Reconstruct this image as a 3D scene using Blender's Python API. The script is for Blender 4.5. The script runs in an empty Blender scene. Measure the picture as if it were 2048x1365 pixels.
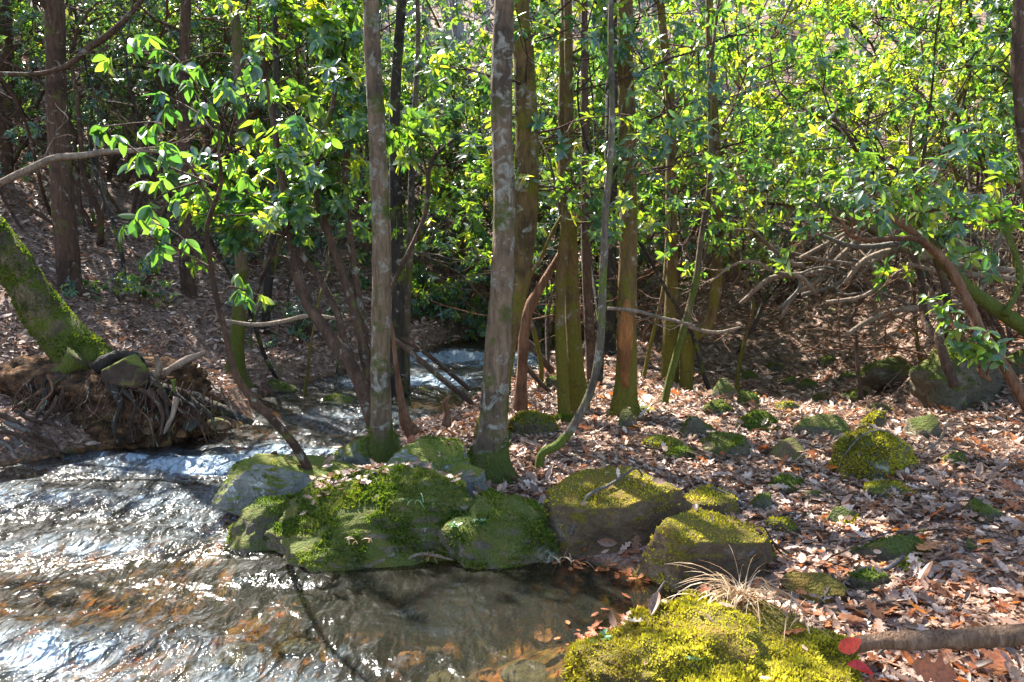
import bpy, bmesh, math, random
import numpy as np
from mathutils import Vector
from mathutils.bvhtree import BVHTree

S = bpy.context.scene
COL = S.collection
random.seed(11)
RNG = np.random.default_rng(11)
PI = math.pi

# ------------------------------------------------------------------ camera geometry
F, CAMZ = 2048 * 28 / 36, 1.65
PITCH = math.atan((682.5 - 500) / F)
cp, sp = math.cos(PITCH), math.sin(PITCH)


def ray(px, py):
    vx, vy = (px - 1024) / F, (682.5 - py) / F
    return np.array([vx, cp + vy * sp, -sp + vy * cp])


def P(px, py, Y):
    d = ray(px, py)
    return np.array([0, 0, CAMZ]) + d * (Y / d[1])


# ------------------------------------------------------------------ noise
def _hash(ix, iy, iz, seed):
    h = (ix * 374761393 + iy * 668265263 + iz * 2147483647 + seed * 1274126177) & 0xFFFFFFFF
    h = ((h ^ (h >> 13)) * 1274126177) & 0xFFFFFFFF
    h = (h ^ (h >> 16)) & 0xFFFFFF
    return h / float(0xFFFFFF)


def vnoise(p, seed=0):
    p = np.asarray(p, float)
    i = np.floor(p).astype(np.int64)
    f = p - i
    f = f * f * (3 - 2 * f)
    r = 0
    for a in (0, 1):
        for b in (0, 1):
            for c in (0, 1):
                w = (f[:, 0] if a else 1 - f[:, 0]) * (f[:, 1] if b else 1 - f[:, 1]) * (f[:, 2] if c else 1 - f[:, 2])
                r = r + w * _hash(i[:, 0] + a, i[:, 1] + b, i[:, 2] + c, seed)
    return r * 2 - 1


def fbm(p, octv=4, seed=0, gain=0.5):
    p = np.asarray(p, float)
    r, a, s = 0, 1.0, 0
    for o in range(octv):
        r = r + a * vnoise(p * (2.03 ** o) + o * 17.3, seed + o)
        s += a
        a *= gain
    return r / s


# ------------------------------------------------------------------ mesh building
class MB:
    def __init__(s):
        s.v, s.q, s.t, s.a, s.n = [], [], [], [], 0

    def add(s, V, Q=None, T=None, tint=0.5):
        V = np.asarray(V, float).reshape(-1, 3)
        if Q is not None and len(Q):
            s.q.append(np.asarray(Q, np.int64).reshape(-1, 4) + s.n)
        if T is not None and len(T):
            s.t.append(np.asarray(T, np.int64).reshape(-1, 3) + s.n)
        s.v.append(V)
        s.a.append(np.broadcast_to(np.asarray(tint, float), (len(V),)))
        s.n += len(V)

    def build(s, name, mat, parent=None, loc=(0, 0, 0), smooth=True):
        V = np.concatenate(s.v) if s.v else np.zeros((0, 3))
        V = V - np.asarray(loc, float)
        Q = np.concatenate(s.q) if s.q else np.zeros((0, 4), np.int64)
        T = np.concatenate(s.t) if s.t else np.zeros((0, 3), np.int64)
        me = bpy.data.meshes.new(name)
        me.vertices.add(len(V))
        me.vertices.foreach_set('co', V.astype(np.float32).ravel())
        me.loops.add(Q.size + T.size)
        me.loops.foreach_set('vertex_index', np.concatenate([Q.ravel(), T.ravel()]).astype(np.int32))
        me.polygons.add(len(Q) + len(T))
        st = np.concatenate([np.arange(len(Q)) * 4, Q.size + np.arange(len(T)) * 3]).astype(np.int32)
        me.polygons.foreach_set('loop_start', st)
        me.polygons.foreach_set('use_smooth', np.full(len(st), smooth))
        me.update(calc_edges=True)
        at = me.attributes.new('tint', 'FLOAT', 'POINT')
        at.data.foreach_set('value', (np.concatenate(s.a) if s.a else np.zeros(0)).astype(np.float32))
        me.validate()
        me.materials.append(mat)
        o = bpy.data.objects.new(name, me)
        COL.objects.link(o)
        if parent is not None:
            o.parent = parent
        else:
            o.location = loc
        return o


def tag(o, label=None, cat=None, group=None, kind=None):
    if label:
        o['label'] = label
    if cat:
        o['category'] = cat
    if group:
        o['group'] = group
    if kind:
        o['kind'] = kind
    return o


def thing(name, loc, label, cat, group=None):
    o = bpy.data.objects.new(name, None)
    o.empty_display_size = 0.1
    COL.objects.link(o)
    o.location = tuple(float(c) for c in loc)
    return tag(o, label, cat, group)


def copy_tree(o, parent=None):
    c = o.copy()
    COL.objects.link(c)
    c.parent = parent
    for ch in list(o.children):
        copy_tree(ch, c)
    return c


def catmull(pts, n):
    p = np.asarray(pts, float)
    p = np.vstack([2 * p[0] - p[1], p, 2 * p[-1] - p[-2]])
    out = []
    for i in range(1, len(p) - 2):
        for k in range(n):
            t = k / n
            out.append(0.5 * (2 * p[i] + (p[i + 1] - p[i - 1]) * t + (2 * p[i - 1] - 5 * p[i] + 4 * p[i + 1] - p[i + 2]) * t * t
                              + (3 * p[i] - p[i - 1] - 3 * p[i + 1] + p[i + 2]) * t ** 3))
    out.append(p[-2])
    return np.array(out)


def tube(mb, pts, rads, sides=8, n=1, noise=0.0, nscale=6.0, seed=0, tint=0.5, flare=None, cap=True):
    pr = np.column_stack([np.asarray(pts, float), np.asarray(rads, float)])
    if n > 1:
        pr = catmull(pr, n)
    c, r = pr[:, :3], np.maximum(pr[:, 3], 0.0006)
    d = np.gradient(c, axis=0)
    d /= np.linalg.norm(d, axis=1)[:, None] + 1e-9
    ref = np.array([1.0, 0, 0]) if abs(d[0][0]) < 0.8 else np.array([0, 1.0, 0])
    U = []
    u = ref - d[0] * ref.dot(d[0])
    for k in range(len(c)):
        u = u - d[k] * u.dot(d[k])
        u = u / (np.linalg.norm(u) + 1e-9)
        U.append(u)
    U = np.array(U)
    Wv = np.cross(d, U)
    ang = np.linspace(0, 2 * PI, sides, endpoint=False)
    ring = U[:, None, :] * np.cos(ang)[None, :, None] + Wv[:, None, :] * np.sin(ang)[None, :, None]
    rr = np.repeat(r[:, None], sides, 1)
    if noise:
        V0 = c[:, None, :] + ring * r[:, None, None]
        nz = fbm(V0.reshape(-1, 3) * nscale, 3, seed).reshape(rr.shape)
        if sides >= 14:
            nz = nz + .55 * (1 - 2 * np.abs(fbm(V0.reshape(-1, 3) * np.array([26, 26, 3.5]), 2, seed + 3))).reshape(rr.shape)
        rr = rr * (1 + noise * nz)
    if flare is not None:        # (height, amount, lobes)
        hgt, am, lobes = flare
        k = np.clip(1 - (c[:, 2] - c[0, 2]) / hgt, 0, 1) ** 2
        rr = rr * (1 + am * k[:, None] * (0.45 + 0.55 * np.cos(ang * lobes + seed)[None, :]) + am * 0.3 * k[:, None])
    V = (c[:, None, :] + ring * rr[..., None]).reshape(-1, 3)
    i = np.arange(len(c) - 1)[:, None] * sides
    j = np.arange(sides)[None, :]
    j2 = (j + 1) % sides
    Q = np.stack([i + j, i + j2, i + sides + j2, i + sides + j], -1).reshape(-1, 4)
    T = []
    if cap:
        V = np.vstack([V, c[0], c[-1] + d[-1] * r[-1] * 0.4])
        m = len(c) * sides
        L = (len(c) - 1) * sides
        for k in range(sides):
            T.append((m, (k + 1) % sides, k))
            T.append((m + 1, L + k, L + (k + 1) % sides))
    mb.add(V, Q, T, tint)
    return c


# leaf templates: (u along, v across, w up) vertices + faces
def leaf_template(us, ws, fold=0.25, droop=0.25):
    V, Q, T = [], [], []
    for k, (u, w) in enumerate(zip(us, ws)):
        z = -droop * u * u
        V += [(u, 0, z), (u, w, z + fold * w), (u, -w, z + fold * w)]
    for k in range(len(us) - 1):
        a, b = 3 * k, 3 * k + 3
        Q += [(a, b, b + 1, a + 1), (a, a + 2, b + 2, b)]
    return np.array(V, float), np.array(Q), droop


LT_FINE = leaf_template([0, .12, .3, .52, .74, .9, 1], [.02, .11, .19, .215, .17, .085, .004], .28, .22)
LT_MID = leaf_template([0, .22, .55, .84, 1], [.02, .16, .2, .12, .004], .3, .22)
LT_LOW = leaf_template([0, .45, 1], [.06, .2, .03], .3, .25)
LT_DEAD = leaf_template([0, .2, .5, .8, 1], [.03, .16, .21, .15, .02], .6, -.25)
LT_OAK = leaf_template([0, .1, .2, .28, .4, .5, .58, .68, .78, .86, 1], [.012, .06, .2, .12, .31, .13, .12, .27, .1, .15, .01], .35, -.18)


LT_LOB = leaf_template([0, .15, .3, .42, .55, .68, .8, 1], [.015, .16, .085, .24, .11, .21, .09, .01], .45, -.22)


def add_leaves(mb, tpl, pos, dirs, nrm, length, tint, wscale=1.0, curl=None):
    TV, TQ, _ = tpl
    N = len(pos)
    if N == 0:
        return
    dirs = dirs / (np.linalg.norm(dirs, axis=1)[:, None] + 1e-9)
    nrm = nrm - dirs * (nrm * dirs).sum(1)[:, None]
    nrm = nrm / (np.linalg.norm(nrm, axis=1)[:, None] + 1e-9)
    side = np.cross(nrm, dirs)
    L = np.asarray(length, float).reshape(-1, 1, 1) * np.ones((N, 1, 1))
    W = np.asarray(wscale, float).reshape(-1, 1, 1) * np.ones((N, 1, 1))
    C = np.ones((N, 1, 1)) if curl is None else np.asarray(curl, float).reshape(-1, 1, 1)
    V = pos[:, None, :] + L * (dirs[:, None, :] * TV[None, :, 0:1] + W * side[:, None, :] * TV[None, :, 1:2] + C * nrm[:, None, :] * TV[None, :, 2:3])
    m = len(TV)
    Q = TQ[None] + (np.arange(N) * m)[:, None, None]
    mb.add(V.reshape(-1, 3), Q.reshape(-1, 4), None, np.repeat(np.broadcast_to(tint, (N,)), m))


# ------------------------------------------------------------------ terrain
def Gz(px, py, z=0.0):
    d = ray(px, py)
    t = (z - CAMZ) / d[2]
    return (np.array([0, 0, CAMZ]) + d * t)[:2]


R_PX = [(1175, 1330), (1195, 1262), (1300, 1228), (1440, 1206), (1490, 1188), (1430, 1168), (1290, 1160), (1110, 1116), (1000, 1104),
        (760, 1108), (610, 1096), (530, 1062), (490, 1028), (560, 985), (690, 915), (800, 866), (900, 832), (950, 800), (1010, 778), (1060, 765)]
L_PX = [(868, 712), (780, 737), (700, 757), (620, 776), (525, 800), (500, 848), (350, 884), (200, 902), (90, 918), (0, 932)]
R_EDGE = [(0.5, -2.0), (0.45, 1.0), (0.3, 2.3)] + [tuple(Gz(*p)) for p in R_PX] + [(0.55, 11.8), (1.6, 14.0), (3.0, 17)]
L_EDGE = [(1.0, 18), (-0.1, 14.6)] + [tuple(Gz(*p)) for p in L_PX] + [(-4.9, 5.2), (-6.0, 3.2), (-7.2, 0.8), (-8, -2)]
POLY = np.array(R_EDGE + L_EDGE)


def seg_dist(x, y, poly):
    best = np.full(x.shape, 1e9)
    for (ax, ay), (bx, by) in zip(poly[:-1], poly[1:]):
        dx, dy = bx - ax, by - ay
        t = np.clip(((x - ax) * dx + (y - ay) * dy) / (dx * dx + dy * dy + 1e-12), 0, 1)
        best = np.minimum(best, np.hypot(x - ax - t * dx, y - ay - t * dy))
    return best


def inside(x, y):
    r = np.zeros(x.shape, bool)
    n = len(POLY)
    for k in range(n):
        (ax, ay), (bx, by) = POLY[k], POLY[(k + 1) % n]
        c = ((ay > y) != (by > y)) & (x < (bx - ax) * (y - ay) / (by - ay + 1e-12) + ax)
        r ^= c
    return r


def WZ(y):
    return 0.02 * np.maximum(0, np.asarray(y, float) - 7)


def sstep(a, b, x):
    t = np.clip((x - a) / (b - a), 0, 1)
    return t * t * (3 - 2 * t)


def HT(x, y):
    x = np.asarray(x, float)
    y = np.asarray(y, float)
    sh = x.shape
    x, y = x.ravel(), y.ravel()
    dR, dL = seg_dist(x, y, R_EDGE), seg_dist(x, y, L_EDGE)
    ins = inside(x, y)
    d = np.minimum(dR, dL)
    p3 = np.column_stack([x, y, 0 * x])
    n1 = fbm(p3 * 0.55, 3, 3)
    n2 = fbm(p3 * 2.3, 3, 5)
    n3 = fbm(p3 * 7.0, 2, 9)
    bed = -np.minimum(0.40, 0.05 + 0.55 * d) + 0.05 * n2 + 0.02 * n3
    # right bank: low, leafy, with a dry hollow further back
    rb = 0.07 * sstep(0, 0.2, dR) + 0.20 * sstep(0.15, 2.4, dR) + 0.07 * n1 * sstep(0.5, 1.8, dR) + 0.025 * n2 * sstep(0, .5, dR) + 0.012 * n3
    rb = rb + 0.30 * np.maximum(0, x - 3.9 - 0.10 * np.maximum(0, 8 - y)) * sstep(3.5, 6.0, y)
    rb = rb - 0.62 * np.exp(-((x - 3.5 - .25 * (y - 10)) / 1.7) ** 4 - ((y - 10.0) / 2.3) ** 4)
    rb = rb + 0.34 * np.exp(-((x - 1.75) / .75) ** 2 - ((y - 9.6) / 1.7) ** 2) * sstep(.2, .8, dR)
    rb = rb + 0.34 * np.maximum(0, y - 14.5 - 0.2 * x)
    # left bank: undercut edge then a long steep hillside
    lb = 0.30 * sstep(0, 0.3, dL) + 0.10 * sstep(0.3, 1.2, dL) + 0.50 * np.maximum(0, dL - 0.9) + 0.12 * n1 * sstep(0.5, 2, dL) + 0.04 * n2 + 0.015 * n3
    lb = np.where(dL > 16, lb + 0.1 * (dL - 16), lb)
    land = np.where(dR < dL, rb, lb)
    land = np.where(np.abs(dR - dL) < 1.5, np.minimum(rb, lb) * 0.5 + land * 0.5, land)
    h = np.where(ins, bed, land) + WZ(y) + 0.5 * fbm(p3 * 0.12, 3, 21) * sstep(15, 30, y)
    return h.reshape(sh)


def H1(x, y):
    return float(HT(np.array([x]), np.array([y]))[0])


def GT(px, py, maxd=40):
    d = ray(px, py)
    ts = np.linspace(1.0, maxd, 1600)
    X = ts * d[0]
    Yv = ts * d[1]
    Z = CAMZ + ts * d[2]
    h = HT(X, Yv)
    k = np.argmax(Z < h)
    if Z[k] >= h[k]:
        k = len(ts) - 1
    return np.array([X[k], Yv[k], h[k]])
# ------------------------------------------------------------------ materials
class NT:
    def __init__(s, name):
        s.m = bpy.data.materials.new(name)
        s.m.use_nodes = True
        s.t = s.m.node_tree
        s.t.nodes.clear()
        s.out = s.n('ShaderNodeOutputMaterial')

    def n(s, ty, **kw):
        nd = s.t.nodes.new(ty)
        for k, v in kw.items():
            if k.startswith('i_'):
                nd.inputs[k[2:].replace('_', ' ')].default_value = v
            else:
                setattr(nd, k, v)
        return nd

    def l(s, a, b):
        s.t.links.new(a, b)

    def noise(s, vec, scale, detail=4, rough=0.55, dist=0.0):
        nd = s.n('ShaderNodeTexNoise')
        nd.inputs['Scale'].default_value = scale
        nd.inputs['Detail'].default_value = detail
        nd.inputs['Roughness'].default_value = rough
        nd.inputs['Distortion'].default_value = dist
        if vec is not None:
            s.l(vec, nd.inputs['Vector'])
        return nd.outputs['Fac']

    def ramp(s, fac, stops, interp='LINEAR'):
        nd = s.n('ShaderNodeValToRGB')
        cr = nd.color_ramp
        cr.interpolation = interp
        while len(cr.elements) < len(stops):
            cr.elements.new(0.5)
        for e, (p, c) in zip(cr.elements, stops):
            e.position = p
            e.color = (c, c, c, 1) if not hasattr(c, '__len__') else (*c, 1)
        if fac is not None:
            s.l(fac, nd.inputs['Fac'])
        return nd.outputs['Color']

    def mix(s, fac, a, b, mode='MIX'):
        nd = s.n('ShaderNodeMix', data_type='RGBA', blend_type=mode)
        for sock, v in ((nd.inputs[0], fac), (nd.inputs[6], a), (nd.inputs[7], b)):
            if hasattr(v, 'is_linked'):
                s.l(v, sock)
            elif hasattr(v, '__len__'):
                sock.default_value = (*v, 1)
            else:
                sock.default_value = v
        return nd.outputs[2]

    def math(s, op, a, b=0.0, c=None):
        nd = s.n('ShaderNodeMath', operation=op)
        for k, v in enumerate((a, b, c)):
            if v is None:
                continue
            if hasattr(v, 'is_linked'):
                s.l(v, nd.inputs[k])
            else:
                nd.inputs[k].default_value = v
        return nd.outputs[0]

    def bump(s, h, strength=0.5, dist=0.02, normal=None):
        nd = s.n('ShaderNodeBump')
        nd.inputs['Strength'].default_value = strength
        nd.inputs['Distance'].default_value = dist
        s.l(h, nd.inputs['Height'])
        if normal is not None:
            s.l(normal, nd.inputs['Normal'])
        return nd.outputs['Normal']

    def bsdf(s, col, rough=0.7, normal=None, spec=0.5):
        nd = s.n('ShaderNodeBsdfPrincipled')
        if hasattr(col, 'is_linked'):
            s.l(col, nd.inputs['Base Color'])
        else:
            nd.inputs['Base Color'].default_value = (*col, 1)
        if hasattr(rough, 'is_linked'):
            s.l(rough, nd.inputs['Roughness'])
        else:
            nd.inputs['Roughness'].default_value = rough
        nd.inputs['Specular IOR Level'].default_value = spec
        if normal is not None:
            s.l(normal, nd.inputs['Normal'])
        return nd.outputs[0]

    def coord(s, k='Object'):
        return s.n('ShaderNodeTexCoord').outputs[k]

    def attr(s, name='tint'):
        return s.n('ShaderNodeAttribute', attribute_name=name).outputs['Fac']

    def rnd(s):
        return s.n('ShaderNodeObjectInfo').outputs['Random']

    def mapping(s, vec, scale=(1, 1, 1), rot=(0, 0, 0)):
        nd = s.n('ShaderNodeMapping')
        nd.inputs['Scale'].default_value = scale
        nd.inputs['Rotation'].default_value = rot
        s.l(vec, nd.inputs['Vector'])
        return nd.outputs[0]

    def done(s, sh):
        s.l(sh, s.out.inputs['Surface'])
        return s.m


def leaf_mat(name, top, trans, tfac=0.45, rough=0.3, stops=None, spec=0.5, mottle=0, coat=0):
    t = NT(name)
    a = t.attr()
    base = t.ramp(a, [(0.0, top[0]), (0.55, top[1]), (1.0, top[2])])
    tr = t.ramp(a, [(0.0, trans[0]), (0.55, trans[1]), (1.0, trans[2])])
    if mottle:
        mo = t.ramp(t.noise(t.coord(), 70, 4, .7), [(.33, (.5, .46, .42)), (.55, (1.3, 1.27, 1.25))])
        base = t.mix(mottle, base, mo, 'MULTIPLY')
        tr = t.mix(mottle, tr, mo, 'MULTIPLY')
    b = t.bsdf(base, rough, None, spec)
    if coat:
        b.node.inputs['Coat Weight'].default_value = coat
        b.node.inputs['Coat Roughness'].default_value = .22
    td = t.n('ShaderNodeBsdfTranslucent')
    t.l(tr, td.inputs['Color'])
    mx = t.n('ShaderNodeMixShader')
    mx.inputs[0].default_value = tfac
    t.l(b, mx.inputs[1])
    t.l(td.outputs[0], mx.inputs[2])
    return t.done(mx.outputs[0])


M = {}
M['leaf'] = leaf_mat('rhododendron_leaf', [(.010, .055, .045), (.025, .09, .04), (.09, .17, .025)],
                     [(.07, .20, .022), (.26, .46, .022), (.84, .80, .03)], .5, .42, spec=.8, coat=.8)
M['leaf_dark'] = leaf_mat('hemlock_leaf', [(.02, .07, .05), (.03, .09, .05), (.05, .12, .05)],
                          [(.08, .22, .04), (.22, .38, .04), (.48, .55, .06)], .4, .42, spec=.8, coat=.8)
M['litter'] = leaf_mat('dead_leaf', [(.075, .042, .028), (.29, .18, .12), (.60, .47, .38)],
                       [(.10, .05, .03), (.30, .15, .09), (.45, .30, .2)], .22, .5, mottle=.8)
M['litter_rust'] = leaf_mat('rust_leaf', [(.20, .06, .02), (.32, .11, .035), (.42, .17, .06)],
                            [(.4, .08, .02), (.5, .16, .03), (.6, .25, .05)], .3, .5, mottle=.9)
M['red_leaf'] = leaf_mat('red_leaf', [(.30, .015, .01), (.42, .03, .015), (.5, .07, .02)],
                         [(.7, .03, .01), (.8, .06, .01), (.9, .12, .02)], .4, .35, mottle=.9)
M['moss'] = leaf_mat('moss', [(.018, .04, .008), (.07, .105, .012), (.20, .19, .02)],
                     [(.05, .12, .008), (.18, .26, .012), (.50, .44, .02)], .35, .7, spec=.2)
M['leaf_sun'] = leaf_mat('sunlit_rhododendron_leaf', [(.03, .085, .03), (.06, .14, .025), (.12, .20, .025)],  # yellower copy of the leaf with sunlight put into its colour
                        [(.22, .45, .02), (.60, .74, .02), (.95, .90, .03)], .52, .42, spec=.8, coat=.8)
M['moss_gold'] = leaf_mat('golden_moss', [(.06, .05, .012), (.30, .26, .022), (.58, .50, .06)],
                          [(.12, .08, .01), (.55, .50, .02), (.82, .74, .06)], .4, .65, spec=.2)
M['straw'] = leaf_mat('dry_grass', [(.22, .12, .05), (.42, .28, .15), (.58, .45, .30)],
                      [(.3, .15, .05), (.5, .3, .12), (.6, .45, .25)], .3, .5)
M['small_leaf'] = leaf_mat('herb_leaf', [(.03, .08, .03), (.06, .14, .04), (.22, .32, .17)],
                           [(.1, .35, .05), (.2, .5, .08), (.4, .6, .3)], .35, .4)


def bark(name, c0, c1, c2, lichen=0.0, moss=0.0, mossh=0.0, stretch=5.0, rough=.85, mosscol=(.10, .13, .015)):
    t = NT(name)
    co = t.coord()
    st = t.mapping(co, (stretch, stretch, 1.0))
    f = t.noise(st, 6, 6, .65, .4)
    fine = t.noise(t.mapping(co, (3, 3, .6)), 40, 4, .6)
    col = t.ramp(f, [(.28, c0), (.5, c1), (.72, c2)])
    col = t.mix(t.math('MULTIPLY', fine, .6), col, c0)
    dk = t.ramp(t.noise(co, 2.6, 4, .6), [(.38, 1.0), (.5, 0.0)])
    col = t.mix(t.math('MULTIPLY', dk, .65), col, tuple(v * .55 for v in c0))
    if lichen:
        ln = t.noise(co, 9, 5, .65, .6)
        lf = t.ramp(ln, [(.60 - .14 * lichen, 0.0), (.66 - .14 * lichen, 1.0)])
        ls = t.n('ShaderNodeTexVoronoi')
        ls.inputs['Scale'].default_value = 17
        t.l(co, ls.inputs['Vector'])
        spot = t.ramp(ls.outputs['Distance'], [(.16, 1.0), (.22, 0.0)])
        gate = t.ramp(t.noise(co, 7, 4, .7), [(.54, 0.0), (.60, 1.0)])
        lcol = t.ramp(t.noise(co, 30, 3), [(.35, (.17, .155, .12)), (.65, (.38, .355, .29))])
        col = t.mix(t.math('MULTIPLY', lf, .75), col, lcol)
        if lichen > .5:
            col = t.mix(t.math('MULTIPLY', t.math('MULTIPLY', spot, gate), .8), col, (.48, .48, .42))
    if moss or mossh:
        mn = t.noise(co, 5, 5, .65)
        mz = t.n('ShaderNodeSeparateXYZ')
        t.l(co, mz.inputs[0])
        hfac = t.math('MULTIPLY', t.ramp(t.math('MULTIPLY', mz.outputs['Z'], 1.0 / max(mossh, .01)), [(0.0, 1.0), (1.0, 0.0)]), .30 if mossh else 0)
        mf = t.ramp(t.math('ADD', t.math('ADD', mn, hfac), moss * .25 - .12), [(.52, 0.0), (.62, 1.0)])
        mc = t.mix(t.noise(co, 60, 3), (mosscol[0] * .5, mosscol[1] * .55, mosscol[2]), (mosscol[0] * 1.5, mosscol[1] * 1.4, mosscol[2]))
        col = t.mix(mf, col, mc)
    hb = t.math('ADD', f, t.math('MULTIPLY', fine, .5))
    return t.done(t.bsdf(col, rough, t.bump(hb, 1.0, .05), .25))


M['bark_lichen'] = bark('lichen_bark', (.06, .042, .032), (.215, .14, .078), (.32, .225, .14), lichen=.5, moss=.45, mossh=.4, mosscol=(.07, .085, .012))
M['bark_grey'] = bark('grey_bark', (.05, .042, .033), (.15, .115, .075), (.24, .19, .13), lichen=.4, moss=.45, mossh=.4)
M['bark_moss'] = bark('mossy_bark', (.05, .033, .015), (.18, .105, .035), (.30, .185, .065), lichen=.25, moss=.6, mossh=.9, mosscol=(.13, .11, .012))
M['bark_green'] = bark('moss_covered_bark', (.06, .045, .03), (.16, .11, .06), (.27, .19, .10), moss=.35, mossh=1.6, mosscol=(.085, .10, .012))
M['bark_brown'] = bark('brown_bark', (.045, .026, .016), (.12, .065, .04), (.19, .115, .075), lichen=.1, moss=.2)
M['bark_red'] = bark('red_bark', (.09, .04, .02), (.24, .115, .06), (.36, .20, .115))
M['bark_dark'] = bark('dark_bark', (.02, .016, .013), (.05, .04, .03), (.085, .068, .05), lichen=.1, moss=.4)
M['bark_far'] = bark('far_bark', (.20, .185, .18), (.33, .31, .315), (.44, .42, .43), lichen=.2)  # kept pale: distant haze put into the bark colour
M['wood_pale'] = bark('pale_dead_wood', (.16, .11, .075), (.34, .25, .18), (.50, .40, .31), stretch=8)
M['wood_orange'] = bark('bare_orange_wood', (.20, .07, .02), (.42, .17, .05), (.58, .28, .10), stretch=9)
M['log_brown'] = bark('brown_log', (.09, .05, .03), (.24, .14, .08), (.42, .29, .19), stretch=8)
M['wood_grey'] = bark('weathered_wood', (.10, .085, .07), (.22, .19, .165), (.34, .31, .28), moss=.3, stretch=8)


def rock_mat(name, c0, c1, c2, moss=.5, mosscol=(.11, .14, .015), lichen=.4, crack=.22):
    t = NT(name)
    co = t.coord()
    a = t.noise(co, 3.5, 8, .62)
    b = t.noise(co, 18, 6, .6)
    col = t.ramp(t.math('ADD', t.math('MULTIPLY', a, .65), t.math('MULTIPLY', b, .35)), [(.33, c0), (.5, c1), (.66, c2)])
    lf = t.ramp(t.noise(co, 7, 6, .7, .5), [(.60, 0.0), (.65, 1.0)])
    col = t.mix(t.math('MULTIPLY', lf, lichen), col, (.50, .52, .45))
    g = t.n('ShaderNodeNewGeometry')
    sx = t.n('ShaderNodeSeparateXYZ')
    t.l(g.outputs['Normal'], sx.inputs[0])
    mf = t.math('ADD', t.math('MULTIPLY', sx.outputs['Z'], .45), t.noise(co, 4, 6, .65))
    mf = t.ramp(t.math('ADD', mf, moss - .5), [(.62, 0.0), (.74, 1.0)])
    mc = t.mix(t.noise(co, 70, 4), (mosscol[0] * .35, mosscol[1] * .4, mosscol[2] * .8), (mosscol[0] * 1.5, mosscol[1] * 1.4, mosscol[2]))
    mc = t.mix(t.ramp(t.noise(co, 9, 3), [(.45, 0.0), (.65, 1.0)]), mc, (mosscol[0] * 1.3, mosscol[1] * .95, mosscol[2] * 1.2))
    col = t.mix(mf, col, mc)
    cv = t.n('ShaderNodeTexVoronoi', feature='DISTANCE_TO_EDGE')
    cv.inputs['Scale'].default_value = 3.2
    dv = t.n('ShaderNodeVectorMath', operation='ADD')
    nz = t.n('ShaderNodeTexNoise')
    nz.inputs['Scale'].default_value = 3
    t.l(co, nz.inputs['Vector'])
    t.l(t.mapping(co, (1, 1, 1.8)), dv.inputs[0])
    t.l(nz.outputs['Color'], dv.inputs[1])
    t.l(dv.outputs[0], cv.inputs['Vector'])
    ck = t.ramp(cv.outputs['Distance'], [(.0, 0.0), (.022, 1.0)])
    col = t.mix(t.math('MULTIPLY', t.math('SUBTRACT', 1.0, ck), t.math('SUBTRACT', crack, t.math('MULTIPLY', mf, crack * .95))), col, (.015, .013, .01))
    hb = t.math('ADD', t.math('ADD', a, t.math('MULTIPLY', b, .6)), t.math('MULTIPLY', t.noise(co, 80, 3), t.math('MULTIPLY', mf, .6)))
    hb = t.math('ADD', hb, t.math('MULTIPLY', ck, .35 * crack))
    return t.done(t.bsdf(col, .85, t.bump(hb, 1.0, .05), .3))


M['rock_grey'] = rock_mat('grey_rock', (.05, .05, .042), (.14, .135, .11), (.26, .25, .21), .42, lichen=.6)
M['rock_moss'] = rock_mat('mossy_rock', (.035, .03, .02), (.09, .075, .045), (.20, .17, .12), .52, mosscol=(.075, .095, .012), lichen=.3)
M['rock_gold'] = rock_mat('golden_moss_rock', (.035, .022, .01), (.085, .055, .028), (.15, .105, .06), .52, (.13, .105, .012), .1)
M['rock_brown'] = rock_mat('brown_rock', (.05, .028, .015), (.12, .07, .035), (.2, .125, .07), .32, lichen=.15)
M['rock_white'] = rock_mat('pale_lichen_rock', (.13, .13, .11), (.28, .28, .24), (.48, .48, .42), .2, lichen=.9)
M['cobble'] = rock_mat('stream_cobble', (.03, .022, .013), (.075, .05, .026), (.15, .10, .05), -.2, lichen=.1, crack=0)
M['cobble_orange'] = rock_mat('orange_stone', (.05, .025, .01), (.12, .055, .02), (.22, .11, .045), -.2, lichen=.05, crack=0)
M['cobble_grey'] = rock_mat('grey_stone', (.02, .02, .016), (.045, .045, .036), (.09, .09, .07), -.1, lichen=.2, crack=0)

# ground
t = NT('forest_floor')
co = t.coord()
a = t.noise(co, 1.3, 6, .6)
b = t.noise(co, 12, 6, .65)
c = t.noise(co, 55, 4, .6)
land = t.ramp(t.math('ADD', t.math('MULTIPLY', b, .5), t.math('MULTIPLY', c, .5)),
              [(.33, (.035, .022, .016)), (.47, (.11, .068, .048)), (.56, (.22, .145, .11)), (.68, (.36, .26, .21))])
mo = t.ramp(t.noise(co, 1.7, 5, .7), [(.60, 0.0), (.70, 1.0)])
land = t.mix(t.math('MULTIPLY', mo, .55), land, (.09, .11, .018))
bed = t.ramp(t.math('ADD', t.math('MULTIPLY', t.noise(co, 4, 6, .6, .3), .6), t.math('MULTIPLY', b, .4)),
             [(.36, (.014, .013, .009)), (.46, (.06, .042, .019)), (.53, (.30, .14, .045)), (.59, (.07, .06, .036)), (.70, (.38, .21, .09))])
pv = t.n('ShaderNodeTexVoronoi')
pv.inputs['Scale'].default_value = 17
t.l(t.mix(.12, co, t.n('ShaderNodeTexNoise').outputs['Color']), pv.inputs['Vector'])
peb = t.ramp(pv.outputs['Distance'], [(.1, (1.25, 1.2, 1.15)), (.55, (.35, .33, .3))])
bed = t.mix(.8, bed, peb, 'MULTIPLY')
bed = t.mix(.35, bed, t.mix(1.0, bed, pv.outputs['Color'], 'MULTIPLY'))
wet = t.ramp(t.math('ADD', t.attr(), t.math('MULTIPLY', t.math('SUBTRACT', b, .5), .5)), [(.35, 0.0), (.65, 1.0)])
col = t.mix(wet, land, bed)
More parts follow.
